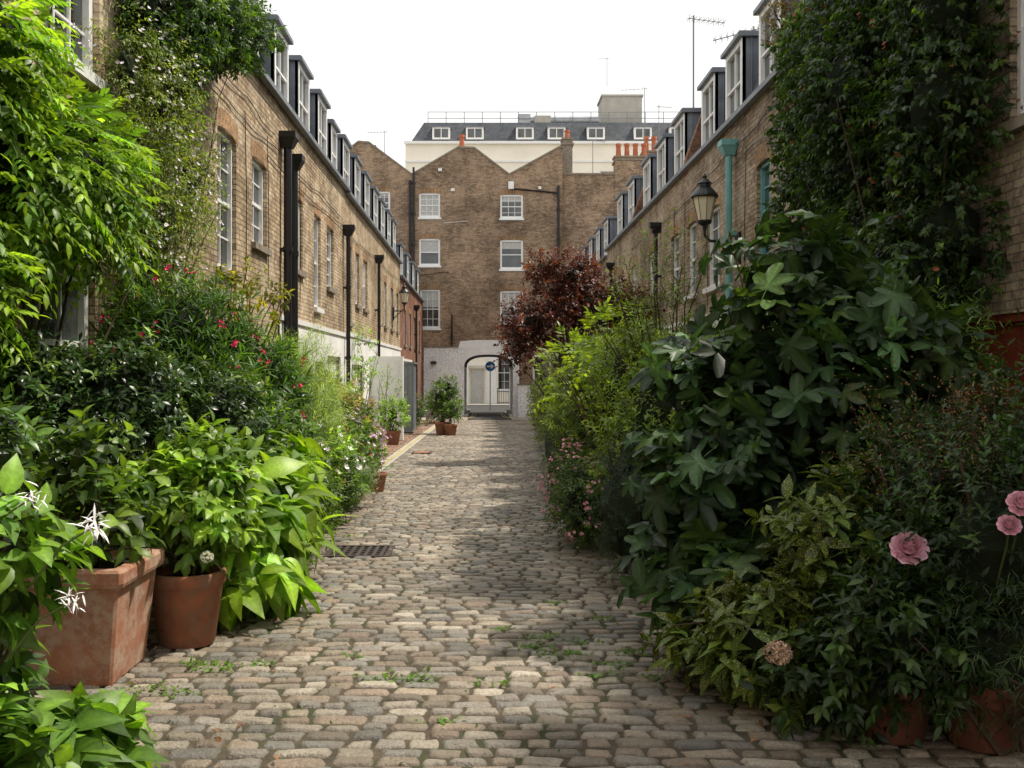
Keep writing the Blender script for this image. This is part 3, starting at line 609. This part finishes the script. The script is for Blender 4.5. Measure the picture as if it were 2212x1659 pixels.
def shrub(name,lumps,tw,k,size,tm,col,mat='leaf',young=None,yf=.3,L=.16,spread=1.0,upb=.4,droop=.15,depth=.45,core=.7,stems=8,base=None,flowers=None,var=.34,mode='whorl',stemmat='wood',parent=None,rs=.45,stemr=.014,gain=None,jit=.12):
    e=parent or empty(name); F=Fol()
    P,O,r=sample(lumps,tw,depth); n=len(P)
    if gain is None: gain=1.6 if lumps[0][0]<0 else 1.25  # sunlit look of the left side put into leaf colour by higher gain
    T=nrm(O*.75+UP*upb+rng.normal(size=(n,3))*rs)
    A=nrm(np.cross(T,UP+rng.normal(size=(n,3))*.05)); B=np.cross(T,A); ph=rng.uniform(0,6.28,n)
    col=np.array(col)*gain; young=col*np.array([1.9,1.6,1.1]) if young is None else np.array(young)*(1+(gain-1)*.5)
    tb=np.exp(rng.normal(0,var,n)); isy=(rng.random(n)<yf)
    for j in range(k):
        t=(j+1)/k
        if mode=='pinnate':
            last=(j==k-1); sg=0 if last else (1 if j%2 else -1); sp=0.05 if last else spread
            t2=((j//2)+1)/(k//2+1) if not last else 1
            bp=P+T*(L*t2)-UP*(L*.35*t2*t2); D=T*math.cos(sp)+A*(math.sin(sp)*sg)-UP*droop; Nn=UP-T*T[:,2:3]+rng.normal(size=(n,3))*.15
        else:
            az=ph+j*2.4; sp=spread*(1.15-.55*t); perp=A*np.cos(az)[:,None]+B*np.sin(az)[:,None]
            bp=P+T*(L*t); D=T*math.cos(sp)+perp*math.sin(sp)-UP*droop+rng.normal(size=(n,3))*jit
            Nn=T*.7+UP*.6+rng.normal(size=(n,3))*max(.25,jit)
        S=size*rng.uniform(.6,1.25,n)
        yy=(isy*(.35+.65*t))[:,None]*rng.uniform(.6,1,(n,1))
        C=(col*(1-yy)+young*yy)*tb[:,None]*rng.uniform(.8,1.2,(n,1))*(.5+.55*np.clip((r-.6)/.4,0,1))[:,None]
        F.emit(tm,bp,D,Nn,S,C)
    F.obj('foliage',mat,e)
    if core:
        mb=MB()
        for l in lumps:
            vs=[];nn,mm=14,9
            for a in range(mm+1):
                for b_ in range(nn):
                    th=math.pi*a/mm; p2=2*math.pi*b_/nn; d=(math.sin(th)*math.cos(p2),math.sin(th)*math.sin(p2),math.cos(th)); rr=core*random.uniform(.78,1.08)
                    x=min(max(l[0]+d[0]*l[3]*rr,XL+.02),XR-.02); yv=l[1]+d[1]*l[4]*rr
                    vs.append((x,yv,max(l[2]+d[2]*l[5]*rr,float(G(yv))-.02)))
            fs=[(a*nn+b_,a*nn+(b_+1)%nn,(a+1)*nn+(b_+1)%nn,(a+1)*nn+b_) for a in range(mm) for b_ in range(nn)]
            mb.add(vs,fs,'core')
        mb.obj('dark_shade_core',e)  # added dark solid that stops light coming through the crown
    if stems:
        mb=MB(); 
        if base is None:
            bx=np.mean([l[0] for l in lumps]); by=np.mean([l[1] for l in lumps]); base=(bx,by,float(G(by)))
        for i in rng.choice(n,min(stems,n),replace=False):
            p=P[i]+T[i]*L; b0=np.array(base)+np.array([random.uniform(-.08,.08),random.uniform(-.08,.08),0]); pts=[]
            for q in range(6):
                t=q/5; pt=b0*(1-t)+p*t; pt=pt+np.array([0,0,.18*math.sin(math.pi*t)])*np.linalg.norm(p-b0)*.6*(1 if base[2]<p[2] else -1)+rng.normal(size=3)*.02*(0<q<5); pts.append(tuple(pt))
            mb.path(pts,stemr,.004,stemmat,6)
        mb.obj('stems',e)
    if flowers:
        fn,fs_,fc,cl=flowers[:4]; FF=Fol(); P,O,r=sample(lumps,fn*3,.04)
        P=P[:fn];O=O[:fn]; P=P+O*max(fs_*1.5,L*.8,size*.6)
        for c_ in range(cl):
            Pc=P+rng.normal(size=P.shape)*fs_*.8*(cl>1)
            Tn=nrm(O+UP*.4+rng.normal(size=P.shape)*.35); A=nrm(np.cross(Tn,UP)); B=np.cross(Tn,A); cc=np.array(fc)*rng.uniform(.75,1.15,(len(P),1))
            for j in range(5):
                a=j*2*math.pi/5; perp=A*math.cos(a)+B*math.sin(a); FF.emit(T_PETAL,Pc,perp+Tn*.45,Tn,fs_*rng.uniform(.8,1.1,len(P)),cc)
        FF.obj('flowers','petal',e)
    return e

GR=(.05,.09,.018); DK=(.024,.05,.013); LT=(.10,.18,.025)
def potr(name,x,y,r,h,k='terra',e=None):
    e=e or empty(name); mb=MB(); z=float(G(y))+.015
    mb.lathe((x,y,z),[(0,0),(r*.68,0),(r*.72,.01),(r*.93,h*.8),(r*.97,h*.82),(r*1.0,h*.84),(r*1.02,h*.97),(r*.99,h),(r*.9,h),(r*.87,h*.9),(r*.85,h*.88)],k,32)
    mb.lathe((x,y,z),[(0,h*.88),(r*.86,h*.88)],'soil',24); mb.obj('pot',e,smooth=True); return e
# ---- left side
e=empty('square_planter'); mb=MB(); z=float(G(5.5))+.012
cx,cy=-2.2,5.53; lv=[(.26,0),(.265,.01),(.315,.51),(.345,.525),(.352,.545),(.352,.60),(.342,.615),(.29,.615),(.28,.56)]
vs=[];fs=[]
for h,dz in lv: 
    c_=.95
    vs+= [(cx-h,cy-h*c_,z+dz),(cx-h*c_,cy-h,z+dz),(cx+h*c_,cy-h,z+dz),(cx+h,cy-h*c_,z+dz),(cx+h,cy+h*c_,z+dz),(cx+h*c_,cy+h,z+dz),(cx-h*c_,cy+h,z+dz),(cx-h,cy+h*c_,z+dz)]
for i in range(len(lv)-1): fs+=[(i*8+j,i*8+(j+1)%8,(i+1)*8+(j+1)%8,(i+1)*8+j) for j in range(8)]
mb.add(vs,fs,'terra2'); h=.285; mb.add([(cx-h,cy-h,z+.57),(cx+h,cy-h,z+.57),(cx+h,cy+h,z+.57),(cx-h,cy+h,z+.57)],[(0,1,2,3)],'soil'); mb.obj('terracotta_box',e)
shrub('x',[(-2.3,5.6,.9,.28,.26,.3),(-2.15,5.5,.75,.25,.22,.18)],80,8,.12,T_HYD,GR,core=0,stems=14,parent=e,base=(-2.2,5.55,.5),yf=.4,upb=.8)
e=potr('potted_hydrangea',-1.80,6.15,.225,.44)
shrub('x',[(-1.85,6.3,.72,.34,.32,.28),(-1.75,6.4,.9,.22,.25,.2)],380,8,.10,T_HYD,(.085,.15,.025),core=.6,stems=10,parent=e,base=(-1.8,6.15,.35),yf=.5)
shrub('arching_broadleaf_plant',[(-1.68,7.3,.42,.32,.7,.42),(-1.60,6.9,.22,.24,.35,.28),(-1.75,8.1,.55,.38,.6,.42)],330,5,.24,T_BIG,(.09,.17,.02),young=(.22,.32,.03),yf=.6,L=.12,droop=.5,spread=1.1,upb=.5,stems=0,core=.7,depth=.4,gain=1.45)
shrub('pittosporum_bush',[(-2.55,6.9,1.22,.56,.5,.54),(-2.4,6.6,.85,.5,.4,.45),(-2.15,7.4,1.08,.48,.5,.52),(-2.9,6.5,1.3,.35,.4,.45),(-2.8,6.2,.9,.35,.3,.45)],4000,8,.062,T_OB,DK,mat='leafgloss',young=(.12,.18,.022),yf=.22,L=.06,spread=1.2,upb=.5,stems=8,core=.8,gain=1.25,depth=.35)
shrub('oleander_bush',[(-2.75,9.2,1.75,.55,.7,.62),(-2.3,9.7,1.35,.45,.6,.5),(-2.5,8.7,1.2,.5,.5,.55)],1500,10,.14,T_NAR,(.035,.075,.016),L=.18,spread=.8,upb=.7,yf=.3,flowers=(80,.026,(.78,.03,.15),4),gain=1.4)
shrub('camellia_bush',[(-2.1,8.4,.95,.42,.6,.5),(-2.0,9.4,.7,.42,.6,.42)],1300,8,.08,T_MED,(.04,.08,.016),yf=.4,L=.1,upb=.6,gain=1.4)
shrub('feathery_shrub',[(-2.25,11.8,1.05,.52,.7,.7),(-2.45,13.2,1.25,.5,.7,.7),(-2.05,10.9,.75,.4,.6,.5)],2200,12,.10,T_BLADE,(.14,.21,.05),young=(.26,.34,.07),yf=.6,L=.2,spread=.6,upb=.8,core=.6,mat='leafmatte',gain=1.4)
shrub('flowering_border_plants',[(-1.82,9.9,.3,.34,.7,.38),(-1.78,11.5,.32,.38,.9,.42),(-1.85,13.2,.32,.4,.9,.42),(-1.72,8.9,.15,.26,.45,.28)],2600,8,.05,T_SM,(.05,.095,.018),yf=.4,L=.09,upb=.8,core=.75,flowers=(90,.02,(.62,.06,.09),2),gain=1.45)
shrub('white_flowering_shrub',[(-1.85,11.2,.62,.3,.6,.26)],300,8,.065,T_MED,LT,flowers=(40,.05,(.92,.84,.86),2),core=.6,stems=4)
shrub('pink_geranium',[(-1.85,14.2,.5,.3,.5,.32)],300,8,.06,T_ROUND,GR,flowers=(80,.04,(.85,.58,.72),3),core=.6,stems=4)
shrub('lavender_clump',[(-1.7,13.0,.15,.24,.5,.22)],700,8,.05,T_BLADE,(.12,.16,.10),upb=1.2,core=.6,stems=0,mat='leafmatte')
shrub('rhododendron_bush',[(-2.2,16,.65,.5,.8,.6),(-2.7,17.5,.8,.5,.9,.7)],1200,8,.09,T_MED,(.08,.12,.025),young=(.25,.14,.05),yf=.3,L=.1)
shrub('rear_border_shrubs',[(-3.0,19.5,.6,.4,1.4,.8),(-3.05,14.8,1.1,.4,1.2,.9),(-3.0,22.5,.3,.4,1.1,.7)],1200,9,.08,T_SM,(.09,.14,.025),yf=.4)
shrub('yellow_acer',[(-2.65,11.2,2.4,.45,.5,.25)],75,7,.075,T_HYD,(.14,.15,.015),core=0,stems=20,base=(-2.9,11.4,0),L=.14,young=(.40,.34,.05),gain=1.1)
shrub('wisteria',[(-3.1,6.6,2.95,.42,.6,.6),(-3.0,7.3,3.1,.42,.6,.45),(-3.1,7.9,2.85,.33,.5,.4),(-3.15,5.9,3.3,.4,.5,.6),(-3.2,5.9,2.2,.35,.4,.5),(-3.1,6.3,3.7,.35,.4,.35),(-3.2,8.2,3.3,.28,.4,.4)],1700,11,.09,T_MED,(.075,.15,.02),young=(.21,.31,.025),yf=.65,L=.26,spread=1.0,upb=-.1,droop=.25,mode='pinnate',core=.6,stems=10,base=(-3.35,7.4,0),stemr=.02)
shrub('wall_climber',[(-3.2,10.6,5.45,.4,.9,.65),(-3.15,11.6,5.6,.42,.8,.55),(-3.05,12.5,5.75,.42,.55,.4),(-3.3,10.6,6.3,.4,.9,.5),(-3.3,10.7,4.8,.28,.5,.5),(-3.3,9.75,5.3,.28,.4,.8),(-3.3,9.7,6.2,.28,.45,.6)],3200,9,.07,T_MED,(.03,.065,.014),yf=.3,young=(.12,.2,.03),L=.14,upb=-.1,droop=.3,core=.65,stems=8,base=(-3.4,10.2,.2),gain=1.35)
shrub('jasmine',[(-3.2,9.3,3.5,.33,.6,.65),(-3.2,10.1,3.1,.33,.7,.75),(-3.22,10,4.2,.33,.7,.6),(-3.25,9.6,2.5,.28,.6,.5),(-3.25,11.2,3.7,.25,.5,.6),(-3.25,9.2,4.3,.25,.4,.5)],2900,9,.042,T_MED,(.10,.15,.03),young=(.24,.28,.05),yf=.5,L=.2,upb=-.3,droop=.3,core=.35,stems=40,base=(-3.3,9.8,.4),flowers=(230,.026,(.9,.8,.85),2),depth=.7,stemr=.008,gain=1.35)
shrub('broadleaf_potted_shrub',[(-2.02,3.9,.35,.22,.28,.4),(-1.80,3.75,.85,.18,.22,.22),(-1.82,3.65,.05,.25,.25,.25)],180,6,.12,T_HYD,(.06,.12,.02),young=(.14,.24,.03),yf=.5,L=.1,upb=.5,core=.5,stems=14,droop=.3)
shrub('primrose_clump',[(-1.60,3.95,.04,.2,.2,.17)],85,4,.17,T_BIG,(.09,.18,.025),L=.04,upb=.7,core=0,stems=0,spread=1.1,gain=1.3)
shrub('laurel_bush',[(-2.5,4.8,1.15,.26,.35,.4),(-2.6,4.6,.6,.25,.35,.45)],300,8,.09,T_MED,(.04,.08,.018),mat='leafgloss',yf=.4,L=.09)
def trumpet(name,p,c,s=.075,stem=None):
    e=empty(name); F=Fol()
    for j in range(26):
        a=j*2.4; d=np.array([[math.cos(a)*.9,math.sin(a)*.5-.5,math.sin(a*1.7)*.8-.1]]); F.emit(T_NAR,np.array([p])+rng.normal(size=(1,3))*.018,d,np.array([[0,-.3,1.]]),s*random.uniform(.6,1),np.array([c])*rng.uniform(.8,1.05))
    F.obj('petals','petal',e); mb=MB(); q=stem or (p[0]-.3,p[1]+.15,p[2]-.25); mb.path([tuple(p),((p[0]+q[0])/2,(p[1]+q[1])/2,(p[2]+q[2])/2+.04),q],.003,.005,'greenstem'); mb.obj('stem',e)
trumpet('white_agapanthus_flower',(-1.34,3.5,1.03),(.85,.8,.82),.07); trumpet('white_agapanthus_flower',(-1.42,3.5,.77),(.85,.82,.82),.055); trumpet('white_agapanthus_flower',(-1.55,3.5,1.13),(.85,.8,.84),.05)
e=potr('potted_plant',-2.55,28.,.22,.38); shrub('x',[(-2.55,28,.45,.35,.35,.35)],160,8,.09,T_MED,LT,parent=e,stems=8,base=(-2.55,28,-.1),core=.4)
e=potr('potted_bay_tree',-1.45,34.,.26,.42); shrub('x',[(-1.5,34.5,.75,.5,.5,.5),(-1.25,34.5,.5,.4,.4,.4),(-1.3,34.5,1.1,.3,.4,.35)],520,8,.09,T_MED,GR,parent=e,stems=16,base=(-1.45,34,-.1),core=.45)
e=potr('potted_plant',-1.15,33.6,.22,.36); shrub('x',[(-1.1,33.8,.3,.26,.3,.26)],130,8,.08,T_MED,GR,parent=e,stems=4,core=.4)
potr('terracotta_pot',-1.7,8.9,.18,.3); potr('terracotta_pot',-1.65,15.2,.18,.28)
shrub('door_climber',[(-3.15,26.3,2.0,.25,.8,.8)],110,8,.08,T_SM,LT,core=0,stems=10,base=(-3.2,26,-.3))
shrub('door_climber',[(-2.75,29.4,1.0,.3,.3,.7)],45,8,.07,T_SM,LT,core=0,stems=10,base=(-3.0,29.4,-.3))
shrub('forecourt_shrubs',[(-2.7,38.5,.1,.35,1.5,.55),(-2.2,45,.0,.5,1.2,.6)],500,8,.09,T_SM,DK,core=.6)
# ---- right side
shrub('fig_tree',[(2.05,6.4,1.15,.7,.6,.75),(2.08,6.6,2.0,.38,.4,.42),(2.5,6.5,1.45,.5,.5,.55),(1.45,6.2,.75,.42,.45,.42),(1.35,5.9,.25,.33,.35,.3),(1.5,6.5,1.4,.32,.4,.32)],780,3,.185,T_FIG,(.036,.074,.026),young=(.08,.14,.03),yf=.3,mat='leafmatte',L=.26,spread=1.2,upb=.5,droop=.35,core=.5,stems=34,base=(2.1,6.5,0),depth=.5,stemr=.02,rs=.75,jit=.35,gain=1.1)
shrub('spotted_laurel',[(1.5,4.95,.22,.38,.36,.32),(1.85,5.1,.6,.38,.36,.4),(1.3,5.3,.1,.32,.3,.26)],520,7,.12,T_MED,(.035,.07,.014),mat='aucuba',L=.08,spread=1.25,upb=.6,core=.7,yf=.2)
shrub('rose_bush',[(2.25,4.5,.75,.42,.36,.48),(2.7,5.0,1.05,.45,.45,.45),(2.2,5.0,.95,.38,.36,.33),(1.95,4.75,.6,.25,.25,.3)],1400,9,.048,T_MED,(.025,.055,.014),L=.15,upb=.7,core=.6,stems=16,yf=.2,base=(2.2,4.6,0))
e=potr('potted_shrub',1.80,4.5,.18,.26,'terra3'); shrub('x',[(1.82,4.5,.36,.32,.28,.22),(1.55,4.6,.15,.2,.2,.16)],520,8,.07,T_MED,(.03,.06,.014),parent=e,core=.6,stems=5,droop=.3,upb=.3,gain=1.1)
e=potr('potted_shrub',2.15,4.4,.19,.3,'terra3'); shrub('x',[(2.2,4.32,.36,.34,.3,.26)],520,9,.055,T_BLADE,(.03,.06,.018),parent=e,core=.6,stems=5,droop=.3,upb=.3,gain=1.1)
def rose(name,p,r,c,axis=(-.25,-.75,.6)):
    F=Fol(); e=empty(name); U=nrm(np.array(axis)); A=nrm(np.cross(U,[1,0,.1])); B=np.cross(U,A)
    for ring,(n,tilt,s) in enumerate(((4,1.5,.7),(6,1.35,.85),(8,1.15,.95),(9,.9,1.0),(10,.6,1.0),(10,.2,.95))):
        for j in range(n):
            a=j*2*math.pi/n+ring*.5+random.uniform(-.15,.15); h=A*math.cos(a)+B*math.sin(a); d=h*math.cos(tilt)+U*math.sin(tilt)
            F.emit(T_CUP,np.array([p])+h*r*.1*ring-U*(.35+.08*ring)*r,d[None],(-h*math.sin(tilt)+U*math.cos(tilt))[None],r*s*1.1,np.array([c])*random.uniform(.7,1.15)*(.8+.06*ring))
    F.obj('petals','petal',e)
    mb=MB(); p=tuple(p); mb.path([p,(p[0]+.03,p[1]+.08,p[2]-.1),(p[0]+.06,p[1]+.25,p[2]-.35)],.004,.005,'greenstem'); mb.obj('stem',e)
def head(name,p,r,c,n=70,fs=.016):
    e=empty(name); F=Fol(); p=np.array(p); d=nrm(rng.normal(size=(n,3))+np.array([0,-.4,.3])); P=p+d*r*rng.uniform(.8,1,(n,1))*np.array([1,1,.85])
    A=nrm(np.cross(d,UP)); B=np.cross(d,A); cc=np.array(c)*rng.uniform(.55,1.25,(n,1))
    for j in range(4):
        a=j*math.pi/2; F.emit(T_PETAL,P,A*math.cos(a)+B*math.sin(a)+d*.3,d,fs*rng.uniform(.8,1.2,n),cc)
    F.obj('florets','petal',e); mb=MB(); p=tuple(p); mb.path([p,(p[0]+.03,p[1]+.1,p[2]-.06),(p[0]+.06,p[1]+.3,p[2]-.2)],.004,.005,'greenstem'); mb.obj('stem',e)
PK=(.9,.5,.6)
for p,r in (((1.84,4.42,.80),.058),((2.17,4.12,1.03),.042),((2.13,4.14,.94),.034)): rose('pink_rose',np.array(p),r,PK)
head('dried_hydrangea_head',(1.27,4.42,.34),.052,(.48,.33,.23),90,.018)
head('white_hydrangea_head',(-1.60,5.85,.50),.035,(.8,.8,.6),50,.013); head('white_hydrangea_head',(-1.98,5.9,.62),.04,(.6,.68,.4),50,.013); head('white_hydrangea_head',(-1.78,5.95,.72),.035,(.6,.68,.4),50,.013)
mb=MB(); F=Fol()
for i in range(70):
    b0=np.array([random.uniform(1.9,2.5),random.uniform(4.6,5.2),.9]); t=b0+np.array([random.uniform(-.3,.2),random.uniform(-.3,.1),random.uniform(.2,.62)]); mid=(b0+t)/2+np.array([.03,0,.05]); mb.path([tuple(b0),tuple(mid),tuple(t)],.003,.0015,'wood',4)
    q=t[None]+rng.normal(size=(14,3))*np.array([.03,.03,.07]); F.emit(T_SM,q,rng.normal(size=(14,3)),rng.normal(size=(14,3)),.014,np.tile([[.26,.12,.07]],(14,1)))
e=empty('dried_grass_clump'); mb.obj('stalks',e); F.obj('seed_heads','leafmatte',e)
shrub('dark_conifer',[(1.12,8.0,.45,.28,.5,.5),(1.35,8.9,.65,.36,.6,.6)],1500,12,.04,T_BLADE,(.02,.045,.014),L=.1,upb=.6,core=.75,spread=.7)
shrub('pink_flowering_shrub',[(.95,9.9,.32,.28,.55,.38),(.98,11.0,.32,.28,.55,.38)],900,8,.045,T_SM,(.05,.09,.02),flowers=(110,.028,(.88,.42,.48),3),core=.65,L=.1)
shrub('yellowgreen_shrub',[(1.7,9.4,1.15,.5,.7,.65),(1.6,10.6,1.35,.5,.8,.65),(1.35,9.3,.75,.35,.5,.45),(2.3,9.8,1.3,.55,.8,.65)],2300,9,.055,T_MED,(.10,.16,.02),young=(.24,.30,.03),yf=.55,L=.15,upb=.6,gain=1.35)
shrub('mixed_border_shrub',[(1.4,12.6,1.1,.45,.9,.8),(1.45,15.,.95,.45,1.1,.8),(1.9,13.5,1.5,.5,.9,.7)],2200,9,.07,T_MED,(.07,.12,.02),young=(.2,.26,.035),yf=.5,L=.16,upb=.6,gain=1.4)
shrub('dark_yew',[(1.2,14.2,.3,.34,.9,.6),(1.26,17.,.3,.36,1.4,.7),(1.26,12.3,.15,.32,.7,.45)],2200,12,.045,T_BLADE,(.03,.06,.016),L=.1,upb=.5,core=.75,spread=.7,gain=1.3)
shrub('pinnate_leaf_shrub',[(1.25,10.8,1.85,.4,.6,.4),(1.0,12.0,1.6,.32,.6,.4)],120,9,.09,T_MED,(.16,.24,.025),young=(.28,.36,.035),L=.28,mode='pinnate',upb=.3,core=0,stems=16,base=(1.4,11.2,.3),gain=1.2)
shrub('willowleaf_sapling',[(1.75,10.2,2.4,.36,.5,.5),(2.0,10.4,2.0,.38,.5,.45),(1.5,10.0,2.0,.3,.4,.35)],190,9,.09,T_NAR,(.12,.17,.035),young=(.24,.3,.05),yf=.5,L=.26,upb=.9,core=0,stems=24,base=(1.8,10.3,.4),depth=.8,gain=1.2)
shrub('buddleia_shrub',[(2.5,13.5,1.5,.5,.7,.7),(3.1,12.0,1.5,.55,.8,.8),(2.9,9.5,1.4,.55,.9,.7),(3.4,8,1.3,.5,.9,.8)],1400,9,.09,T_NAR,(.06,.11,.025),L=.2,upb=.7,core=.5,stems=12)
shrub('copper_leaf_tree',[(2.1,21.5,3.0,.9,.9,.65),(1.0,21.3,2.6,.7,.7,.55),(1.75,21.5,3.6,.6,.7,.5),(3.0,21.8,2.9,.7,.8,.6),(.65,20.8,2.05,.32,.4,.4),(1.15,21.2,3.75,.25,.3,.3)],1700,8,.085,T_HYD,(.085,.024,.018),young=(.22,.06,.03),yf=.35,L=.22,upb=.3,core=.3,stems=50,base=(1.9,21.5,-.2),depth=.75,stemr=.03,gain=1.0,rs=.6)
shrub('rear_border_shrubs',[(1.6,19.5,.75,.45,1.3,.9),(2.1,23,.8,.65,1.9,1.1),(1.85,27,.6,.5,2.4,.9),(2.0,32,.5,.55,2.4,.9),(2.3,38,.4,.65,2.9,.9),(3.0,18,1.2,.8,2.9,1.1)],3000,8,.085,T_SM,(.08,.11,.025),yf=.4,L=.14,gain=1.3)
shrub('silver_pear_tree',[(2.1,29,1.8,.6,1,.7),(2.6,33,2.0,.6,1.3,.7)],600,8,.09,T_NAR,(.13,.14,.08),core=.3,mat='leafmatte',stems=10,L=.2)
lum=[]
for yy in (8.9,9.8,10.7,11.6,12.6):
    for z in (2.9,3.8,4.7,5.6,6.5):
        if z>6.4 and yy>11: continue
        if yy>12.3 and z<3.5: continue
        lum.append((4.1+random.uniform(-.12,.1),yy+random.uniform(-.15,.15),z+random.uniform(-.2,.2),.40+random.uniform(0,.12),.7,.68))
lum+=[(3.75,10.5,4.5,.4,.8,.7),(3.85,11.6,5.2,.4,.7,.7),(3.85,9.4,2.3,.4,.9,.7),(4.1,13.5,4.6,.25,.35,.9),(4.0,10.3,2.2,.4,.9,.6)]
shrub('ivy',lum,13500,8,.062,T_IVY,(.026,.052,.014),mat='leaf',young=(.08,.13,.025),yf=.25,L=.13,upb=-.1,droop=.5,core=.55,stems=24,base=(4.2,10,0),stemr=.02,flowers=(140,.03,(.30,.09,.03),2),gain=1.25,depth=.35,jit=.3)
shrub('window_box_plant',[(4.1,14.0,6.35,.2,.35,.25)],160,8,.05,T_SM,(.13,.10,.05),core=0,stems=6,base=(4.15,14,6.0))
mb=MB(); mb.lathe((4.2,13.5,6.08),[(0,0),(.09,0),(.13,.2),(.14,.24),(.11,.24)],'terra',16); mb.obj('terracotta_pot')
F=Fol()
spots=[(-1.57,5.67,1.4),(-1.45,5.6,1),(-1.25,5.68,.6),(-.58,5.4,.5),(-.37,5.4,1),(.02,5.3,.5),(.35,6.3,1),(.44,5.87,1.3),(.72,5.67,1),(.3,6.05,.8),(.62,5.45,.5),(.85,5.95,.7),(-.75,5.85,.3),(-1.9,20,2),(-2.2,22,2),(-2.3,25,2),(-1.8,18,2),(-1.4,10.6,.6),(.5,7.3,.5),(.75,6.8,.6),(-1.55,5.15,.6),(-1.75,5.2,1),(.1,6.5,.4),(-.2,4.7,.3),(.9,5.4,.8),(.55,6.15,.8)]
for x,y,s_ in spots:
    n=int(50*s_)+6; p=np.stack([x+rng.normal(0,.07*s_**.5,n),y+rng.normal(0,.045*s_**.5,n),np.zeros(n)],1); p[:,2]=G(p[:,1])+.014
    F.emit(T_SM,p,rng.normal(size=(n,3))*[1,1,.3]+[0,0,.4],UP+rng.normal(size=(n,3))*.3,rng.uniform(.02,.045,n),np.array([[.12,.23,.03]])*rng.uniform(.6,1.3,(n,1)))
n=1100; p=np.stack([rng.uniform(-2.2,1.6,n),4+26*rng.random(n)**1.5,np.zeros(n)],1); p[:,2]=G(p[:,1])+.010
F.emit(T_SM,p,rng.normal(size=(n,3))*[1,1,.2]+[0,0,.5],UP+rng.normal(size=(n,3))*.3,rng.uniform(.012,.028,n),np.array([[.07,.13,.03]])*rng.uniform(.6,1.2,(n,1)))
F.obj('paving_weeds','leaf')
F=Fol(); n=300; s_=rng.choice([-1,1],n); p=np.stack([np.where(s_<0,-1.5,1.0)+rng.normal(0,.35,n),rng.uniform(4,18,n),np.zeros(n)],1); p[:,2]=G(p[:,1])+.03
F.emit(T_MED,p,rng.normal(size=(n,3))*[1,1,.15],UP+rng.normal(size=(n,3))*.25,rng.uniform(.03,.055,n),np.array([[.28,.13,.06]])*rng.uniform(.5,1.3,(n,1))); F.obj('fallen_leaves','leafmatte')

# ------------------------------------------------------------ light, sky, camera
az,el=math.radians(78),math.radians(60)
sd=Vector((math.sin(az)*math.cos(el),math.cos(az)*math.cos(el),math.sin(el)))
l=bpy.data.lights.new('sun','SUN'); l.energy=4.8; l.angle=math.radians(2); l.color=(1,.92,.79)
so=bpy.data.objects.new('sun',l); link(so); so.rotation_euler=sd.to_track_quat('Z','Y').to_euler()
w=bpy.data.worlds.new('World'); sc.world=w; w.use_nodes=True; nt=w.node_tree; nt.nodes.clear()
out=nt.nodes.new('ShaderNodeOutputWorld'); sky=nt.nodes.new('ShaderNodeTexSky'); sky.sky_type='NISHITA'; sky.sun_disc=False; sky.sun_elevation=el; sky.sun_rotation=az
b1=nt.nodes.new('ShaderNodeBackground'); b1.inputs[1].default_value=.14; nt.links.new(sky.outputs[0],b1.inputs[0])
b2=nt.nodes.new('ShaderNodeBackground'); b2.inputs[1].default_value=1.6
tc=nt.nodes.new('ShaderNodeTexCoord'); mp=nt.nodes.new('ShaderNodeMapping'); mp.inputs['Scale'].default_value=(1,1,3); nt.links.new(tc.outputs['Generated'],mp.inputs[0])
nz=noise(nt,mp.outputs[0],2.2,7,.6); nt.links.new(ramp(nt,nz,[(.3,(.61,.615,.62)),(.6,(.78,.765,.74))]),b2.inputs[0])
mx=nt.nodes.new('ShaderNodeMixShader'); nt.links.new(ramp(nt,nz,[(.2,.88),(.6,.97)]),mx.inputs[0]); nt.links.new(b1.outputs[0],mx.inputs[1]); nt.links.new(b2.outputs[0],mx.inputs[2]); nt.links.new(mx.outputs[0],out.inputs[0])
cam=bpy.data.cameras.new('Camera'); cam.sensor_width=36; cam.lens=35.8; cam.shift_x=.0258; cam.shift_y=-.0097; cam.clip_end=2000
co=bpy.data.objects.new('Camera',cam); link(co); co.location=(0,0,1.55); co.rotation_euler=(math.radians(90),0,0); sc.camera=co
sc.view_settings.view_transform='Standard'; sc.view_settings.look='None'; sc.view_settings.exposure=0
